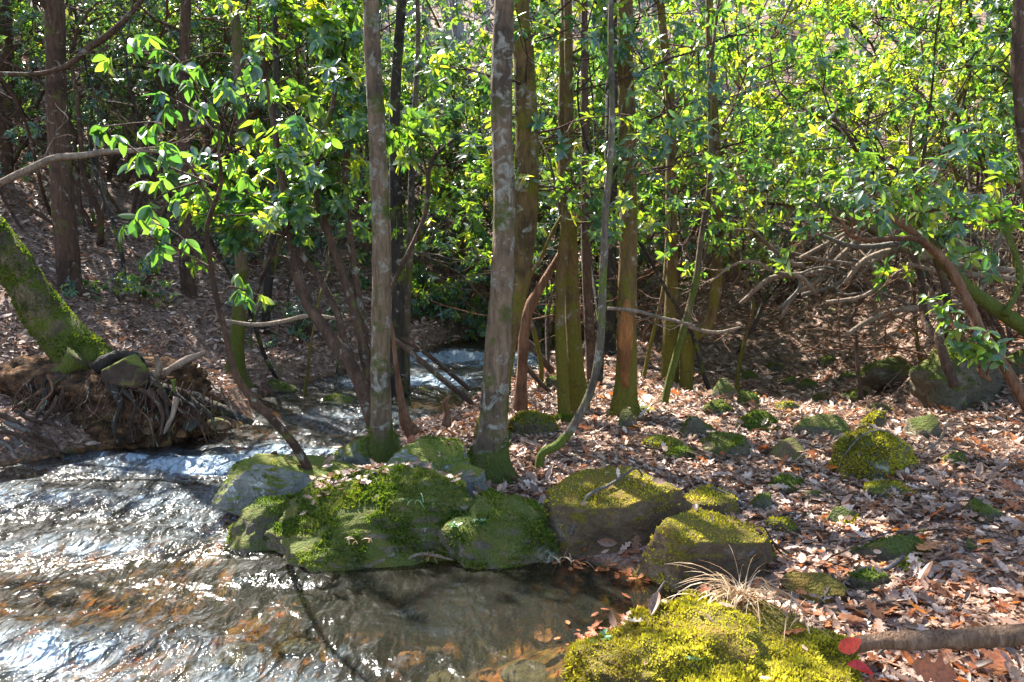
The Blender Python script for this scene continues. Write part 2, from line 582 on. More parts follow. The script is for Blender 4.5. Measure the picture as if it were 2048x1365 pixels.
M['ground'] = t.done(t.bsdf(col, .9, t.bump(t.math('ADD', b, c), .6, .03), .2))

# water: clear with a little silt, mirror reflection by Fresnel, aerated riffles with a silver-blue sky sheen painted in
t = NT('stream_water')
co = t.coord()
flow = t.mapping(co, (1.0, .50, 1.0), (0, 0, math.radians(-24)))
w1 = t.noise(flow, 6.5, 2, .5, .9)
w2 = t.noise(flow, 19, 2, .5, .6)
w3 = t.noise(t.mapping(co, (1, .6, 1), (0, 0, math.radians(30))), 44, 1, .5, .3)
fo = t.attr('tint')
hh = t.math('ADD', t.math('ADD', t.math('MULTIPLY', w1, 1.0), t.math('MULTIPLY', w2, .40)), t.math('MULTIPLY', w3, .07))
hh = t.math('MULTIPLY', hh, t.math('ADD', .15, t.math('MULTIPLY', fo, 3.3)))
nrm = t.bump(hh, 1.0, .055)
gl = t.n('ShaderNodeBsdfGlossy')
gl.inputs['Roughness'].default_value = .19
t.l(nrm, gl.inputs['Normal'])
tr = t.n('ShaderNodeBsdfTransparent')
tr.inputs['Color'].default_value = (.80, .72, .50, 1)
df = t.n('ShaderNodeBsdfDiffuse')
df.inputs['Color'].default_value = (.13, .13, .09, 1)
m0 = t.n('ShaderNodeMixShader')
m0.inputs[0].default_value = .05
t.l(tr.outputs[0], m0.inputs[1])
t.l(df.outputs[0], m0.inputs[2])
fr = t.n('ShaderNodeFresnel')
fr.inputs['IOR'].default_value = 1.4
t.l(nrm, fr.inputs['Normal'])
m1 = t.n('ShaderNodeMixShader')
t.l(fr.outputs[0], m1.inputs[0])
t.l(m0.outputs[0], m1.inputs[1])
t.l(gl.outputs[0], m1.inputs[2])
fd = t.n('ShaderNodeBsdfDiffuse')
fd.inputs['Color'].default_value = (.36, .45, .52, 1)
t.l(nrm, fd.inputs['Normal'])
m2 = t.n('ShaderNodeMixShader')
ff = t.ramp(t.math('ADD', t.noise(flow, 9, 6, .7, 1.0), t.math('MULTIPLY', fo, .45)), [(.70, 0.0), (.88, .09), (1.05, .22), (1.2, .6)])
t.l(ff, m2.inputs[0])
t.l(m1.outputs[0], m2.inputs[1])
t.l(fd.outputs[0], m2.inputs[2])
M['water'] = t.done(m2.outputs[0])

# ------------------------------------------------------------------ terrain sheet
def spaced(lo, a, b, hi, step, grow):
    mid = list(np.arange(a, b, step))
    s, x = step, b
    up = []
    while x < hi:
        up.append(x)
        s *= grow
        x += s
    up.append(hi)
    s, x = step, a
    dn = []
    while x > lo:
        s *= grow
        x -= s
        dn.append(max(x, lo))
    return np.array(dn[::-1] + mid + up)


def grid(mb, xs, ys, zf, tint=0.5):
    X, Y = np.meshgrid(xs, ys)
    Z = zf(X, Y)
    nx, ny = len(xs), len(ys)
    i = (np.arange(ny - 1)[:, None] * nx + np.arange(nx - 1)[None, :])
    Q = np.stack([i, i + 1, i + nx + 1, i + nx], -1).reshape(-1, 4)
    tt = tint(X, Y).ravel() if callable(tint) else tint
    mb.add(np.column_stack([X.ravel(), Y.ravel(), Z.ravel()]), Q, None, tt)


def bedness(X, Y):
    x, y = X.ravel(), Y.ravel()
    d = np.minimum(seg_dist(x, y, R_EDGE), seg_dist(x, y, L_EDGE)) * np.where(inside(x, y), 1, -1)
    return np.clip(.75 + d * 4, 0, 1).reshape(X.shape)


mb = MB()
grid(mb, spaced(-70, -6, 6.5, 70, .07, 1.06), spaced(-3, 1.5, 13.5, 110, .07, 1.05), HT, bedness)
tag(mb.build('ground', M['ground']), kind='structure')


def rapids(X, Y):
    # rougher water where the photograph shows riffles; also masks the painted sheen
    g = lambda cx, cy, sx, sy: np.exp(-((X - cx) / sx) ** 2 - ((Y - cy) / sy) ** 2)
    r = 1.4 * g(-1.9, 6.3, .75, .4) + .75 * g(-3.0, 6.0, 1.1, .4) + .85 * g(-2.4, 5.15, 1.5, .28) + .5 * g(-1.6, 4.75, .8, .2) + .85 * g(-2.1, 3.15, .9, .32) + .6 * g(-1.0, 2.8, .5, .2)
    r += .7 * g(-2.3, 4.35, 1.0, .2) + .6 * g(-3.6, 5.2, .9, .3) + .5 * g(-1.35, 3.9, .4, .12) + .6 * g(-2.6, 2.6, 1.0, .3) + 1.5 * g(-.6, 11.5, 1.3, .9) + 1.1 * g(-1.4, 9.6, 1.2, .7) + .55 * g(-1.5, 7.6, 1.0, .8) + .25 * g(-.95, 3.1, .5, .2)
    p = np.column_stack([X.ravel() * 1.3, Y.ravel() * 2.2, 0 * X.ravel()])
    nn = fbm(p, 3, 77).reshape(X.shape)
    calm = g(.3, 3.6, 1.2, .5)
    left = .06 * (1 - sstep(-2.3, .3, X + .25 * (Y - 3)))
    return np.clip((r + .10 + left) * (1 + .8 * nn) - .10 * calm, 0.03, 1.4)


def water_z(X, Y):
    r = rapids(X, Y)
    a = math.radians(24)
    u, v = X * math.cos(a) - Y * math.sin(a), X * math.sin(a) + Y * math.cos(a)
    p = np.column_stack([u.ravel() * 2.6, v.ravel() * 5.0, 0 * u.ravel()])
    q = np.column_stack([u.ravel() * 9, v.ravel() * 15, 0 * u.ravel()])
    n = fbm(p, 2, 31).reshape(X.shape)
    n2 = fbm(q, 2, 37).reshape(X.shape)
    return WZ(Y) + n * (.006 + .05 * r) + n2 * (.002 + .018 * r)


mb = MB()
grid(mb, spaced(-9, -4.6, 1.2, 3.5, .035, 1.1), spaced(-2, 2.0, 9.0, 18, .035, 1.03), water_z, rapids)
V, Q = np.concatenate(mb.v), np.concatenate(mb.q)
c = V[Q].mean(1)
keep = inside(c[:, 0], c[:, 1]) | (np.minimum(seg_dist(c[:, 0], c[:, 1], R_EDGE), seg_dist(c[:, 0], c[:, 1], L_EDGE)) < .25)
mb.q = [Q[keep]]
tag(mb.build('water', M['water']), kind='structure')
# ------------------------------------------------------------------ rocks
ROCKV, ROCKF, ROCKN = [], [], 0


def ico(sub):
    bm = bmesh.new()
    bmesh.ops.create_icosphere(bm, subdivisions=sub, radius=1)
    V = np.array([v.co[:] for v in bm.verts])
    T = np.array([[v.index for v in f.verts] for f in bm.faces])
    bm.free()
    return V, T


ICO = {k: ico(k) for k in (2, 3, 4, 5, 6)}


def rock_geo(size, seed, sub=5, cuts=7, rough=.16, rot=0.0, tilt=(0, 0), cutd=(.55, .85), fine=.045, dome=False, planes=()):
    r = np.random.default_rng(seed)
    V, T = ICO[sub]
    V = V.copy()
    V = V * (1 + rough * 1.6 * fbm(V * 1.3 + seed * 3.1, 3, seed)[:, None])
    for k in range(cuts):
        n = r.normal(size=3)
        n[2] = abs(n[2]) * .5 if not dome else n[2] * .3
        n /= np.linalg.norm(n)
        c = r.uniform(*cutd)
        dd = V @ n - c
        V = V - n[None] * (np.maximum(dd, 0) * .88)[:, None]
    for n, c in planes:
        n = np.array(n, float)
        n /= np.linalg.norm(n)
        V = V - n[None] * (np.maximum(V @ n - c, 0) * .93)[:, None]
    V = V * (1 + rough * .35 * fbm(V * 4 + seed, 4, seed + 5)[:, None] + fine * fbm(V * 12 + seed, 3, seed + 9)[:, None])
    V = V * np.asarray(size)
    ct, st = math.cos(tilt[0]), math.sin(tilt[0])
    V = V @ np.array([[ct, 0, -st], [0, 1, 0], [st, 0, ct]])
    ct, st = math.cos(tilt[1]), math.sin(tilt[1])
    V = V @ np.array([[1, 0, 0], [0, ct, st], [0, -st, ct]])
    cr, sr = math.cos(rot), math.sin(rot)
    V = V @ np.array([[cr, sr, 0], [-sr, cr, 0], [0, 0, 1]])
    return V, T


def normals(V, T):
    n = np.cross(V[T[:, 1]] - V[T[:, 0]], V[T[:, 2]] - V[T[:, 0]])
    ar = np.linalg.norm(n, axis=1)
    return n / (ar[:, None] + 1e-12), ar * .5


def moss_on(V, T, dens, seed, up=.2, thr=-.05, scale=3.5, length=(.008, .022), zmin=-9, zmax=9, tilt=.55):
    """short moss shoots standing on the faces of a surface"""
    r = np.random.default_rng(seed)
    N, A = normals(V, T)
    C = V[T].mean(1)
    mask = (N[:, 2] + .35 * fbm(C * scale + seed, 3, seed) > up) & (fbm(C * scale * .8 + 31 + seed, 3, seed + 3) > thr) & (C[:, 2] > zmin) & (C[:, 2] < zmax)
    idx = np.nonzero(mask)[0]
    if len(idx) == 0:
        return None
    cnt = r.poisson(A[idx] * dens)
    f = np.repeat(idx, cnt)
    n = len(f)
    u = r.random((n, 2))
    fl = u.sum(1) > 1
    u[fl] = 1 - u[fl]
    p = V[T[f, 0]] + u[:, :1] * (V[T[f, 1]] - V[T[f, 0]]) + u[:, 1:] * (V[T[f, 2]] - V[T[f, 0]])
    d = N[f] + r.normal(size=(n, 3)) * tilt + np.array([0, 0, .25])
    L = r.uniform(*length, n) * (1.05 + 1.3 * fbm(p * 7, 3, seed + 8)).clip(.35, 2.2)
    tint = np.clip(.47 + .55 * fbm(p * 4, 3, seed + 4) + r.normal(size=n) * .16, 0, 1)
    mb = MB()
    add_leaves(mb, LT_LOW, p - N[f] * .003, d, r.normal(size=(n, 3)), L, tint, wscale=1.15)
    return mb


def reg_rock(V, T):
    global ROCKN
    ROCKV.append(V)
    ROCKF.append(T + ROCKN)
    ROCKN += len(V)


def rock(label, c, size, seed, mat, mossd=0, cat='rock', name='mossy_rock', mm='moss', group=None, reg=True, mossk=None, **kw):
    V, T = rock_geo(size, seed, **kw)
    c = np.asarray(c, float)
    W = V + c
    base = np.array([c[0], c[1], W[:, 2].min()])
    if reg:
        reg_rock(W, T)
    mb = MB()
    mb.add(W, None, T)
    if not mossd:
        o = mb.build(name, M[mat], None, base)
        return tag(o, label, cat, group)
    e = thing(name, base, label, cat, group)
    mb.build('stone', M[mat], e, base)
    k = dict(up=.2, thr=-.1)
    k.update(mossk or {})
    m = moss_on(W, T, mossd, seed + 50, **k)
    if m:
        tag(m.build('moss', M[mm], e, base), kind='stuff')
    return e


def rpx(label, px, py, wpx, hpx, seed, mat, mossd=0, depth=.8, sink=.35, base=None, **kw):
    """a rock whose foot is seen at (px, py), wpx wide and hpx high in the photo"""
    g = GT(px, py) if base is None else np.asarray(base, float)
    sc = g[1] / F
    sx, sz = wpx * sc / 2, hpx * sc
    sy = sx * depth
    k = sz / (2 - 2 * sink)
    c = np.array([g[0], g[1] + sy * .7, g[2] + sz - k])
    for kk, vv in dict(cuts=10, cutd=(.42, .8), rough=.2).items():
        kw.setdefault(kk, vv)
    return rock(label, c, (sx, sy, k), seed, mat, mossd * 1.8, **kw)


# the boulder and moss mounds at the tip of the bank
g = GT(600, 1040)
rock('long grey lichened boulder rising out of the stream to the leaning grey tree', P(612, 968, 5.05) + [0, 0, -.01], (.80, .34, .33), 4, 'rock_grey', 5000,
     name='boulder', cat='boulder', rot=.5, tilt=(.33, .1), cuts=14, cutd=(.45, .8), rough=.12, mossk=dict(up=.25, thr=.02, scale=2.2), sub=6)
rock('low mossy grey boulder under the foot of the leaning grey tree', P(748, 905, 5.6) + [0, 0, -.05], (.30, .25, .24), 14, 'rock_grey', 2600,
     name='boulder', cat='boulder', rot=.2, cuts=6, mossk=dict(up=.0, thr=-.15), sub=5)
rock('broad bright green moss mound at the water edge with dead leaves on top', P(755, 1070, 4.36) + [0, 0, 0], (.72, .46, .36), 23, 'rock_moss', 21000,
     name='moss_mound', cat='moss mound', rot=.06, tilt=(.05, -.28), cuts=7, rough=.26, fine=.07, mossk=dict(up=-.5, thr=-.18, scale=3), sub=6, cutd=(.55, .85))
rock('dark olive moss hump at the left tip of the bank beside the water', P(545, 1052, 4.45) + [0, 0, -.06], (.24, .26, .23), 33, 'rock_moss', 16000, mm='moss',
     name='moss_mound', cat='moss mound', cuts=3, rough=.22, fine=.05, mossk=dict(up=-.6, thr=-.3), sub=5)
rock('grey boulder with green moss cap and a white lichen end behind the moss mound', P(860, 975, 4.95) + [0, 0, 0], (.52, .30, .30), 44, 'rock_grey', 4200,
     name='boulder', cat='boulder', rot=-.08, tilt=(-.12, -.1), cuts=12, cutd=(.5, .8), rough=.13, mossk=dict(up=.15, thr=-.12), sub=6)
rock('pale lichen covered stone at the right end of the grey boulder', P(935, 975, 4.72) + [0, 0, 0], (.16, .15, .15), 49, 'rock_grey', 0,
     name='lichen_stone', cat='rock', cuts=7, cutd=(.6, .85), sub=5)
rock('green moss hump with oak leaves at the right end of the moss mound', P(1000, 1085, 4.3) + [0, 0, 0], (.36, .32, .25), 53, 'rock_moss', 14000,
     name='moss_mound', cat='moss mound', cuts=3, rough=.2, mossk=dict(up=-.4, thr=-.12), sub=5)

# the boulders at the back of the pool
rock('large golden mossy boulder at the pool edge with a white stone on its corner', P(1222, 1055, 4.3) + [0, 0, 0], (.54, .40, .38), 61, 'rock_gold', 7000, mm='moss_gold',
     name='boulder', cat='boulder', rot=-.12, cuts=9, cutd=(.55, .8), rough=.1, planes=[((-.1, -1, .12), .5), ((-.15, -.25, 1), .55), ((-1, -.3, .3), .7), ((.5, -.8, .1), .5)], mossk=dict(up=.35, thr=-.3, length=(.008, .017), tilt=.4), sub=6)
rock('small white stone on the corner of the large golden boulder', P(1158, 985, 4.42), (.05, .05, .045), 64, 'rock_white', 0, name='white_stone', cat='rock', cuts=6, sub=4)
rock('rounded golden mossy boulder wedged behind the dark faced boulder', P(1418, 1035, 4.55) + [0, 0, 0], (.27, .22, .21), 67, 'rock_gold', 7000, mm='moss_gold',
     name='boulder', cat='boulder', cuts=8, cutd=(.55, .8), rough=.1, planes=[((0, -1, .2), .6), ((0, -.1, 1), .6)], mossk=dict(up=.35, thr=-.35, length=(.008, .017), tilt=.4), sub=5)
rock('dark brown faced boulder with a golden moss rim beside the dry grass', P(1422, 1128, 3.9) + [0, 0, 0], (.47, .36, .36), 71, 'rock_gold', 8000, mm='moss_gold',
     name='boulder', cat='boulder', rot=.08, cuts=8, cutd=(.55, .8), rough=.09, planes=[((.05, -1, .12), .42), ((.1, -.12, 1), .5), ((-1, -.5, .25), .62), ((1, -.2, .3), .68)], mossk=dict(up=.45, thr=-.45, length=(.008, .017), tilt=.4), sub=6)

# golden moss mound in the near right corner
V0 = rock('bright golden moss mound in the near corner under the dry grass', P(1420, 1400, 2.62) + [0, .05, 0], (.55, .46, .25), 83, 'rock_gold', 30000, mm='moss_gold',
          name='moss_mound', cat='moss mound', cuts=3, rough=.30, fine=.10, cutd=(.7, .95), mossk=dict(up=-.7, thr=-.42, length=(.006, .019), tilt=.5), sub=6)

# stones and humps on the leafy bank
rpx('sunlit pale topped boulder just behind the dry grass', 1655, 1205, 150, 52, 91, 'rock_gold', 3500, mm='moss_gold', mossk=dict(up=.3, thr=0), sub=5)
rpx('low mossy slab behind the sunlit pale boulder', 1745, 1185, 110, 42, 95, 'rock_moss', 3500, mm='moss', sub=5)
rpx('long low dark mossy stone in the leaves at mid right', 1800, 1128, 215, 48, 97, 'rock_moss', 4500, mossk=dict(up=.1, thr=-.1), depth=.5, sub=5)
rpx('small round mossy knob at the end of the long low stone', 1945, 1105, 36, 24, 99, 'rock_moss', 5000, sub=4)
rpx('bright yellow green moss cushion rising from sunlit leaves', 1772, 962, 165, 92, 103, 'rock_moss', 7000, mm='moss_gold', cuts=2, rough=.2, mossk=dict(up=-.6, thr=-.5), sub=5)
rpx('dark mossy boulder in the leaves in front of the brown topped stone', 1470, 918, 150, 52, 107, 'rock_moss', 4500, sub=5)
rpx('rusty brown bare stone beside the dark mossy boulder', 1585, 925, 110, 42, 109, 'rock_brown', 0, name='brown_stone', sub=5)
rpx('flat brown boulder with a mossy top near the dry hollow', 1648, 878, 130, 48, 113, 'rock_moss', 2500, mossk=dict(up=.5, thr=0), depth=.6, sub=5)
rpx('mossy slab between the flat brown boulder and the dark mossy boulder', 1528, 862, 110, 36, 117, 'rock_moss', 5500, depth=.9, sub=5)
rpx('small sunlit moss hump on the lip of the dry hollow', 1582, 828, 75, 26, 121, 'rock_moss', 6000, mm='moss_gold', sub=4)
rpx('bright moss streaked hump right of the lichened tree', 1065, 878, 110, 50, 125, 'rock_moss', 6500, mm='moss_gold', cuts=3, mossk=dict(up=-.3, thr=-.4), sub=5)
rpx('big mossy boulder on the right hand slope under the leaning brown stem', 1965, 812, 230, 115, 129, 'rock_moss', 3500, cuts=6, depth=.7, tilt=(.3, 0), mossk=dict(up=.15, thr=-.2), sub=5)
rpx('mossy hump of the slope at the right hand edge', 2060, 745, 110, 50, 131, 'rock_moss', 3500, depth=.8, sub=4)
rpx('dark green mossy ledge across the dry hollow', 1800, 765, 170, 58, 133, 'rock_moss', 2500, depth=.4, sub=5, tilt=(.2, 0))
for k, (x, y, w, h) in enumerate([(1625, 780, 70, 22), (1700, 762, 60, 20), (1590, 768, 55, 18), (1660, 735, 70, 20), (1560, 745, 60, 22), (1720, 800, 70, 18), (1650, 806, 60, 16), (1760, 830, 60, 26), (1500, 760, 55, 20)]):
    rpx('small dark mossy stone lying in the shaded dry hollow', x, y, w, h, 140 + k, 'rock_moss', 2500, group='stones in the dry hollow', sub=4)
for k, (x, y, w, h, lab) in enumerate([
        (1440, 1100, 60, 30, 'mossy knob in leaves right of the dark faced boulder'), (1570, 1072, 70, 30, 'golden moss knob in leaves above the dry grass'),
        (1580, 985, 80, 24, 'flat golden moss patch with a white pebble'), (1330, 905, 90, 26, 'low moss hump left of the dark mossy boulder'),
        (1375, 925, 80, 24, 'yellowish moss hump with a twig on it'), (1800, 1000, 110, 22, 'flat moss patch beside the pale lying branch'),
        (1130, 850, 60, 18, 'moss patch between the lichened tree and thin twin trunks'), (900, 905, 80, 18, 'pale moss patch between the two lichened trees'),
        (1440, 830, 60, 26, 'moss covered root hump under the thin green sapling'), (1840, 1150, 80, 20, 'low golden moss patch under the long low stone'),
        (1110, 780, 44, 26, 'bright moss hump beside the foot of the thin trunk'), (1290, 830, 50, 14, 'moss patch at the foot of the orange scarred tree')]):
    rpx(lab, x, y, w, h, 160 + k, 'rock_moss', 5500, mm='moss_gold' if k % 2 else 'moss', sub=4, name='moss_hump', cat='moss', cuts=2, mossk=dict(up=-.3, thr=-.3))

for k, (x, y, w, h, m) in enumerate([(1255, 862, 60, 20, 1), (1395, 880, 70, 24, 0), (1455, 800, 60, 20, 1), (1505, 815, 50, 18, 0), (1700, 920, 60, 22, 1), (1860, 880, 70, 26, 0), (1920, 940, 60, 18, 1), (1640, 1010, 60, 18, 0),
                                     (1690, 1060, 70, 22, 1), (1530, 1030, 50, 18, 0), (1760, 860, 60, 20, 1), (1985, 1050, 70, 22, 0)]):
    rpx('low mossy stone half sunk in the leaves of the right bank', x, y, w * 1.25, h * 1.9, 400 + k, 'rock_moss', 4500, mm='moss_gold' if m else 'moss', sub=4, group='mossy stones sunk in the right bank', sink=.5)

# island and bank-foot stones in the stream
rpx('moss topped stone island in the middle of the stream', 680, 802, 75, 24, 181, 'rock_moss', 4000, base=[*Gz(680, 802, 0.03), -.02], sub=4)
rpx('dark wet stone breaking the water behind the leaning grey tree', 845, 786, 60, 18, 183, 'rock_brown', 0, base=[*Gz(845, 786, .05), 0], name='wet_stone', sub=4)
rpx('mossy ledge at the foot of the far bank', 545, 782, 120, 18, 185, 'rock_moss', 4000, depth=.5, sub=4)
rpx('low mossy stone under the far bank by the bend', 720, 745, 70, 14, 187, 'rock_moss', 3000, sub=4)
rpx('flat stone just above water below the root ball', 420, 905, 90, 12, 189, 'cobble_grey', 0, base=[*Gz(420, 905, .02), -.01], name='wet_stone', sub=4)
rpx('long yellow brown stone awash below the root ball', 240, 912, 150, 10, 191, 'cobble_orange', 0, base=[*Gz(240, 912, .02), -.03], depth=.35, name='wet_stone', sub=4)
rpx('orange wet stone at the tip of the grey boulder', 492, 1042, 50, 14, 193, 'cobble_orange', 0, base=[*Gz(492, 1042, .0), -.03], name='wet_stone', sub=4)
rpx('dark red wet stone in the pool by the golden moss mound', 1095, 1262, 60, 18, 195, 'cobble_orange', 0, base=[*Gz(1095, 1262, -.02), -.07], name='wet_stone', sub=4)
rpx('brown wet stone rising through the riffle in the foreground', 590, 1290, 90, 26, 197, 'cobble_grey', 0, base=[*Gz(590, 1290, -.02), -.07], name='wet_stone', sub=4)
# cobbles on the bed, each one its own
protos = []
r = np.random.default_rng(5)
k = 0
tries = 0
while k < 46 and tries < 4000:
    tries += 1
    Y = r.uniform(2.6, 7.0)
    X = r.uniform(-.66 * Y, .24 * Y + .2)
    if not inside(np.array([X]), np.array([Y]))[0]:
        continue
    h = H1(X, Y)
    s = r.uniform(.05, .15)
    mt = ('cobble', 'cobble_orange', 'cobble_grey')[r.integers(3)]
    lab = {'cobble': 'sandy brown cobble on the stream bed', 'cobble_orange': 'rusty orange cobble on the stream bed', 'cobble_grey': 'grey green cobble on the stream bed'}[mt]
    rock(lab, (X, Y, h + s * .1), (s, s * r.uniform(.6, 1), s * r.uniform(.15, .3)), 300 + k, mt, 0, name='cobble', cat='cobble',
         group=lab.replace('cobble on', 'cobbles on'), reg=False, sub=3, cuts=4, rot=r.uniform(0, 6))
    k += 1

RBVH = BVHTree.FromPolygons([tuple(v) for v in np.concatenate(ROCKV)], [tuple(f) for f in np.concatenate(ROCKF).tolist()])


def top(x, y, h=None):
    """surface height, rocks included, and its normal"""
    h = H1(x, y) if h is None else h
    hit = RBVH.ray_cast(Vector((x, y, 3.0)), Vector((0, 0, -1)))
    if hit[0] is not None and hit[0].z > h:
        return hit[0].z, np.array(hit[1])
    return h, np.array([0, 0, 1.0])
# ------------------------------------------------------------------ tree trunks drawn from the photo
def px_path(pts, Y, lean=0.0, base=None):
    """[(px, py, width_px)...] from the foot up at depth Y -> 3-D points and radii"""
    out, rad = [], []
    n = len(pts)
    for k, (x, y, w) in enumerate(pts):
        yy = Y + lean * k / max(1, n - 1)
        p = P(x, y, yy)
        out.append(p)
        rad.append(w * .5 * yy / F)
    return np.array(out), np.array(rad)


def bough(mb, p, d, L, r, rs, sides=5, depth=2, tips=None, droop=0.0, wig=.35):
    n = 6
    pts, rad = [p], [r]
    d = d / np.linalg.norm(d)
    for k in range(n):
        d = d + rs.normal(size=3) * wig * .5 + np.array([0, 0, .06 - droop])
        d /= np.linalg.norm(d)
        p = p + d * L / n
        pts.append(p)
        rad.append(r * (1 - .8 * (k + 1) / n) + .0008)
    tube(mb, pts, rad, sides, cap=False)
    if depth > 0:
        for k in range(3, n + 1):
            for q in range(rs.integers(1, 3)):
                dd = d + rs.normal(size=3) * .8
                bough(mb, pts[k], dd, L * rs.uniform(.35, .6), rad[k] * .7 + .001, rs, max(3, sides - 1), depth - 1, tips, droop, wig)
    elif tips is not None:
        tips.append((pts[-1], d))
        tips.append((pts[-3], d))
    return pts


def whorls(mb, tpl, tips, rs, lsz, n=9, droop=.4, tint=None, spread=.25):
    if not tips:
        return
    p = np.repeat(np.array([t[0] for t in tips]), n, 0)
    d = np.repeat(np.array([t[1] for t in tips]), n, 0) + [0, 0, .35]
    d /= np.linalg.norm(d, axis=1)[:, None] + 1e-9
    N = len(p)
    a = np.tile(np.arange(n) * 2.4, len(tips)) + np.repeat(rs.uniform(0, 6, len(tips)), n)
    ref = np.where(np.abs(d[:, 2:]) < .9, [[0, 0, 1.0]], [[1.0, 0, 0]])
    u = np.cross(d, ref)
    u /= np.linalg.norm(u, axis=1)[:, None] + 1e-9
    v = np.cross(d, u)
    rad = u * np.cos(a)[:, None] + v * np.sin(a)[:, None]
    al = rs.uniform(.75, 1.75, N)[:, None]
    L = d * np.cos(al) + rad * np.sin(al) + [0, 0, -droop] + rs.normal(size=(N, 3)) * .12
    nr = d + rs.normal(size=(N, 3)) * spread + [0, 0, .2]
    tn = np.repeat(np.clip((.42 if tint is None else tint) + rs.normal(size=len(tips)) * .22, 0, 1), n) + rs.normal(size=N) * .14
    add_leaves(mb, tpl, p + rs.normal(size=(N, 3)) * .008, L, nr, lsz * rs.uniform(.7, 1.15, N), np.clip(tn, 0, 1), wscale=rs.uniform(.85, 1.15, N), curl=rs.uniform(.5, 1.6, N))


def trunk_tree(label, pts, Y, mat, seed, name='tree', cat='tree', up=9.0, taper=.45, crown=True, foot=None, flare=None, noise=.10,
               group=None, lean=0.0, sides=14, moss=None, ground=True, branches=7, leafy=0, sprays=()):
    rs = np.random.default_rng(seed)
    c, r = px_path(pts, Y, lean)
    if ground:
        g = min(top(c[0][0], c[0][1])[0], c[0][2])
        c = np.vstack([[c[0][0] + (c[0][0] - c[1][0]) * .1, c[0][1], min(g, c[0][2]) - .12], c])
        r = np.concatenate([[r[0] * 1.05], r])
    base = c[0] + [0, 0, .1]
    e = thing(name, base, label, cat, group)
    if up and c[-1][2] < up:
        d = c[-1] - c[-2]
        d = d / np.linalg.norm(d)
        d = d * np.array([.6, .6, 1]) + [0, 0, .3]
        d /= np.linalg.norm(d)
        n = max(2, int((up - c[-1][2]) / 1.2))
        L = (up - c[-1][2]) / d[2] / n
        r0 = r[-1]
        for k in range(n):
            c = np.vstack([c, c[-1] + d * L + rs.normal(size=3) * .08])
            r = np.append(r, r0 * (1 - (1 - taper) * (k + 1) / n))
    mb = MB()
    cc = tube(mb, c, r, sides + 8, 12, noise, 5.0, seed, flare=flare)
    mb.build('trunk', M[mat], e, base)
    if crown:
        mb = MB()
        hs = [k for k in range(len(cc)) if cc[k][2] > max(3.9, up * .45)]
        for k in range(branches):
            i = hs[int(len(hs) * (k + .5) / branches)] if hs else len(cc) - 1
            a = rs.uniform(0, 2 * PI)
            bough(mb, cc[i], np.array([math.cos(a), math.sin(a), .7]), rs.uniform(1.2, 2.6), r[-1] * .8, rs, 5, 2)
        mb.build('crown', M[mat], e, base)
        if leafy:  # unseen evergreen foliage above the view, added to cast dappled shade
            mb, m2, tips = MB(), MB(), []
            for k in range(leafy):
                i = hs[int(len(hs) * (k + rs.random()) / leafy)]
                a = rs.uniform(0, 2 * PI)
                bough(m2, cc[i], np.array([math.cos(a), math.sin(a), .25]), rs.uniform(1.2, 2.4), .018, rs, 4, 2, tips, .05)
            whorls(mb, LT_LOW, tips, rs, .10, 7)
            m2.build('branch', M[mat], e, base)
            mb.build('foliage', M['leaf_dark'], e, base)
    for q, (hz, az, ln) in enumerate(sprays):
        i = int(np.argmin(np.abs(cc[:, 2] - hz)))
        ms, mf, tips = MB(), MB(), []
        bough(ms, cc[i], np.array([math.sin(az), -math.cos(az), .15]), ln, .011, rs, 5, 1, tips, .04)
        bough(ms, cc[i], np.array([math.sin(az + .5), -math.cos(az + .5), .05]), ln * .8, .008, rs, 5, 1, tips, .04)
        whorls(mf, LT_MID, tips, rs, .085, 7)
        b = ms.build('branch', M['bark_brown'], e, base)
        mf.build('foliage', M['leaf'], b, base)
    if moss:
        hgt, dens = moss
        m2 = MB()
        tube(m2, c, r * 1.0, sides + 8, 12, noise, 5.0, seed, flare=flare, cap=False)
        V = np.concatenate(m2.v)
        Q = np.concatenate(m2.q)
        T = np.concatenate([Q[:, :3], Q[:, [0, 2, 3]]])
        m3 = moss_on(V, T, dens, seed + 2, up=-2, thr=-.12, scale=6, zmax=c[0][2] + hgt, length=(.010, .022))
        if m3:
            tag(m3.build('moss', M['moss'], e, base), kind='stuff')
    return e


trunk_tree('slim grey tree with pale lichen spots standing on the mossy boulder', [(766, 905, 58), (763, 860, 45), (761, 700, 38), (763, 500, 36), (753, 250, 33), (742, 0, 30)],
           5.45, 'bark_lichen', 1, flare=(.25, .5, 3), moss=(.35, 3500))
trunk_tree('largest foreground tree, mottled white lichen bark and mossy flared foot', [(975, 945, 88), (984, 880, 62), (990, 780, 54), (1001, 620, 47), (1008, 430, 42), (1003, 200, 40), (1008, 0, 38)],
           5.25, 'bark_lichen', 2, flare=(.5, 1.0, 4), moss=(.42, 4500), up=11, branches=9, sides=20)
trunk_tree('thick mossy brown trunk close behind the largest lichened tree', [(985, 850, 60), (1000, 760, 44), (1022, 640, 40), (1042, 520, 48), (1054, 350, 46), (1048, 120, 40), (1040, 0, 36)],
           6.3, 'bark_moss', 3, flare=(.4, .4, 3), moss=(.55, 2500), up=10, branches=8, sides=18, leafy=14, sprays=[(2.55, 1.2, .8), (2.9, -.6, .9), (3.2, .9, 1.0), (2.1, 1.5, .6)])
trunk_tree('straight thin brown trunk left of the mossy twin trunk', [(1128, 812, 26), (1120, 650, 20), (1124, 520, 20), (1135, 420, 20), (1138, 200, 17), (1135, 0, 15)], 6.7, 'bark_moss', 4, flare=(.15, .4, 3), up=7, branches=4)
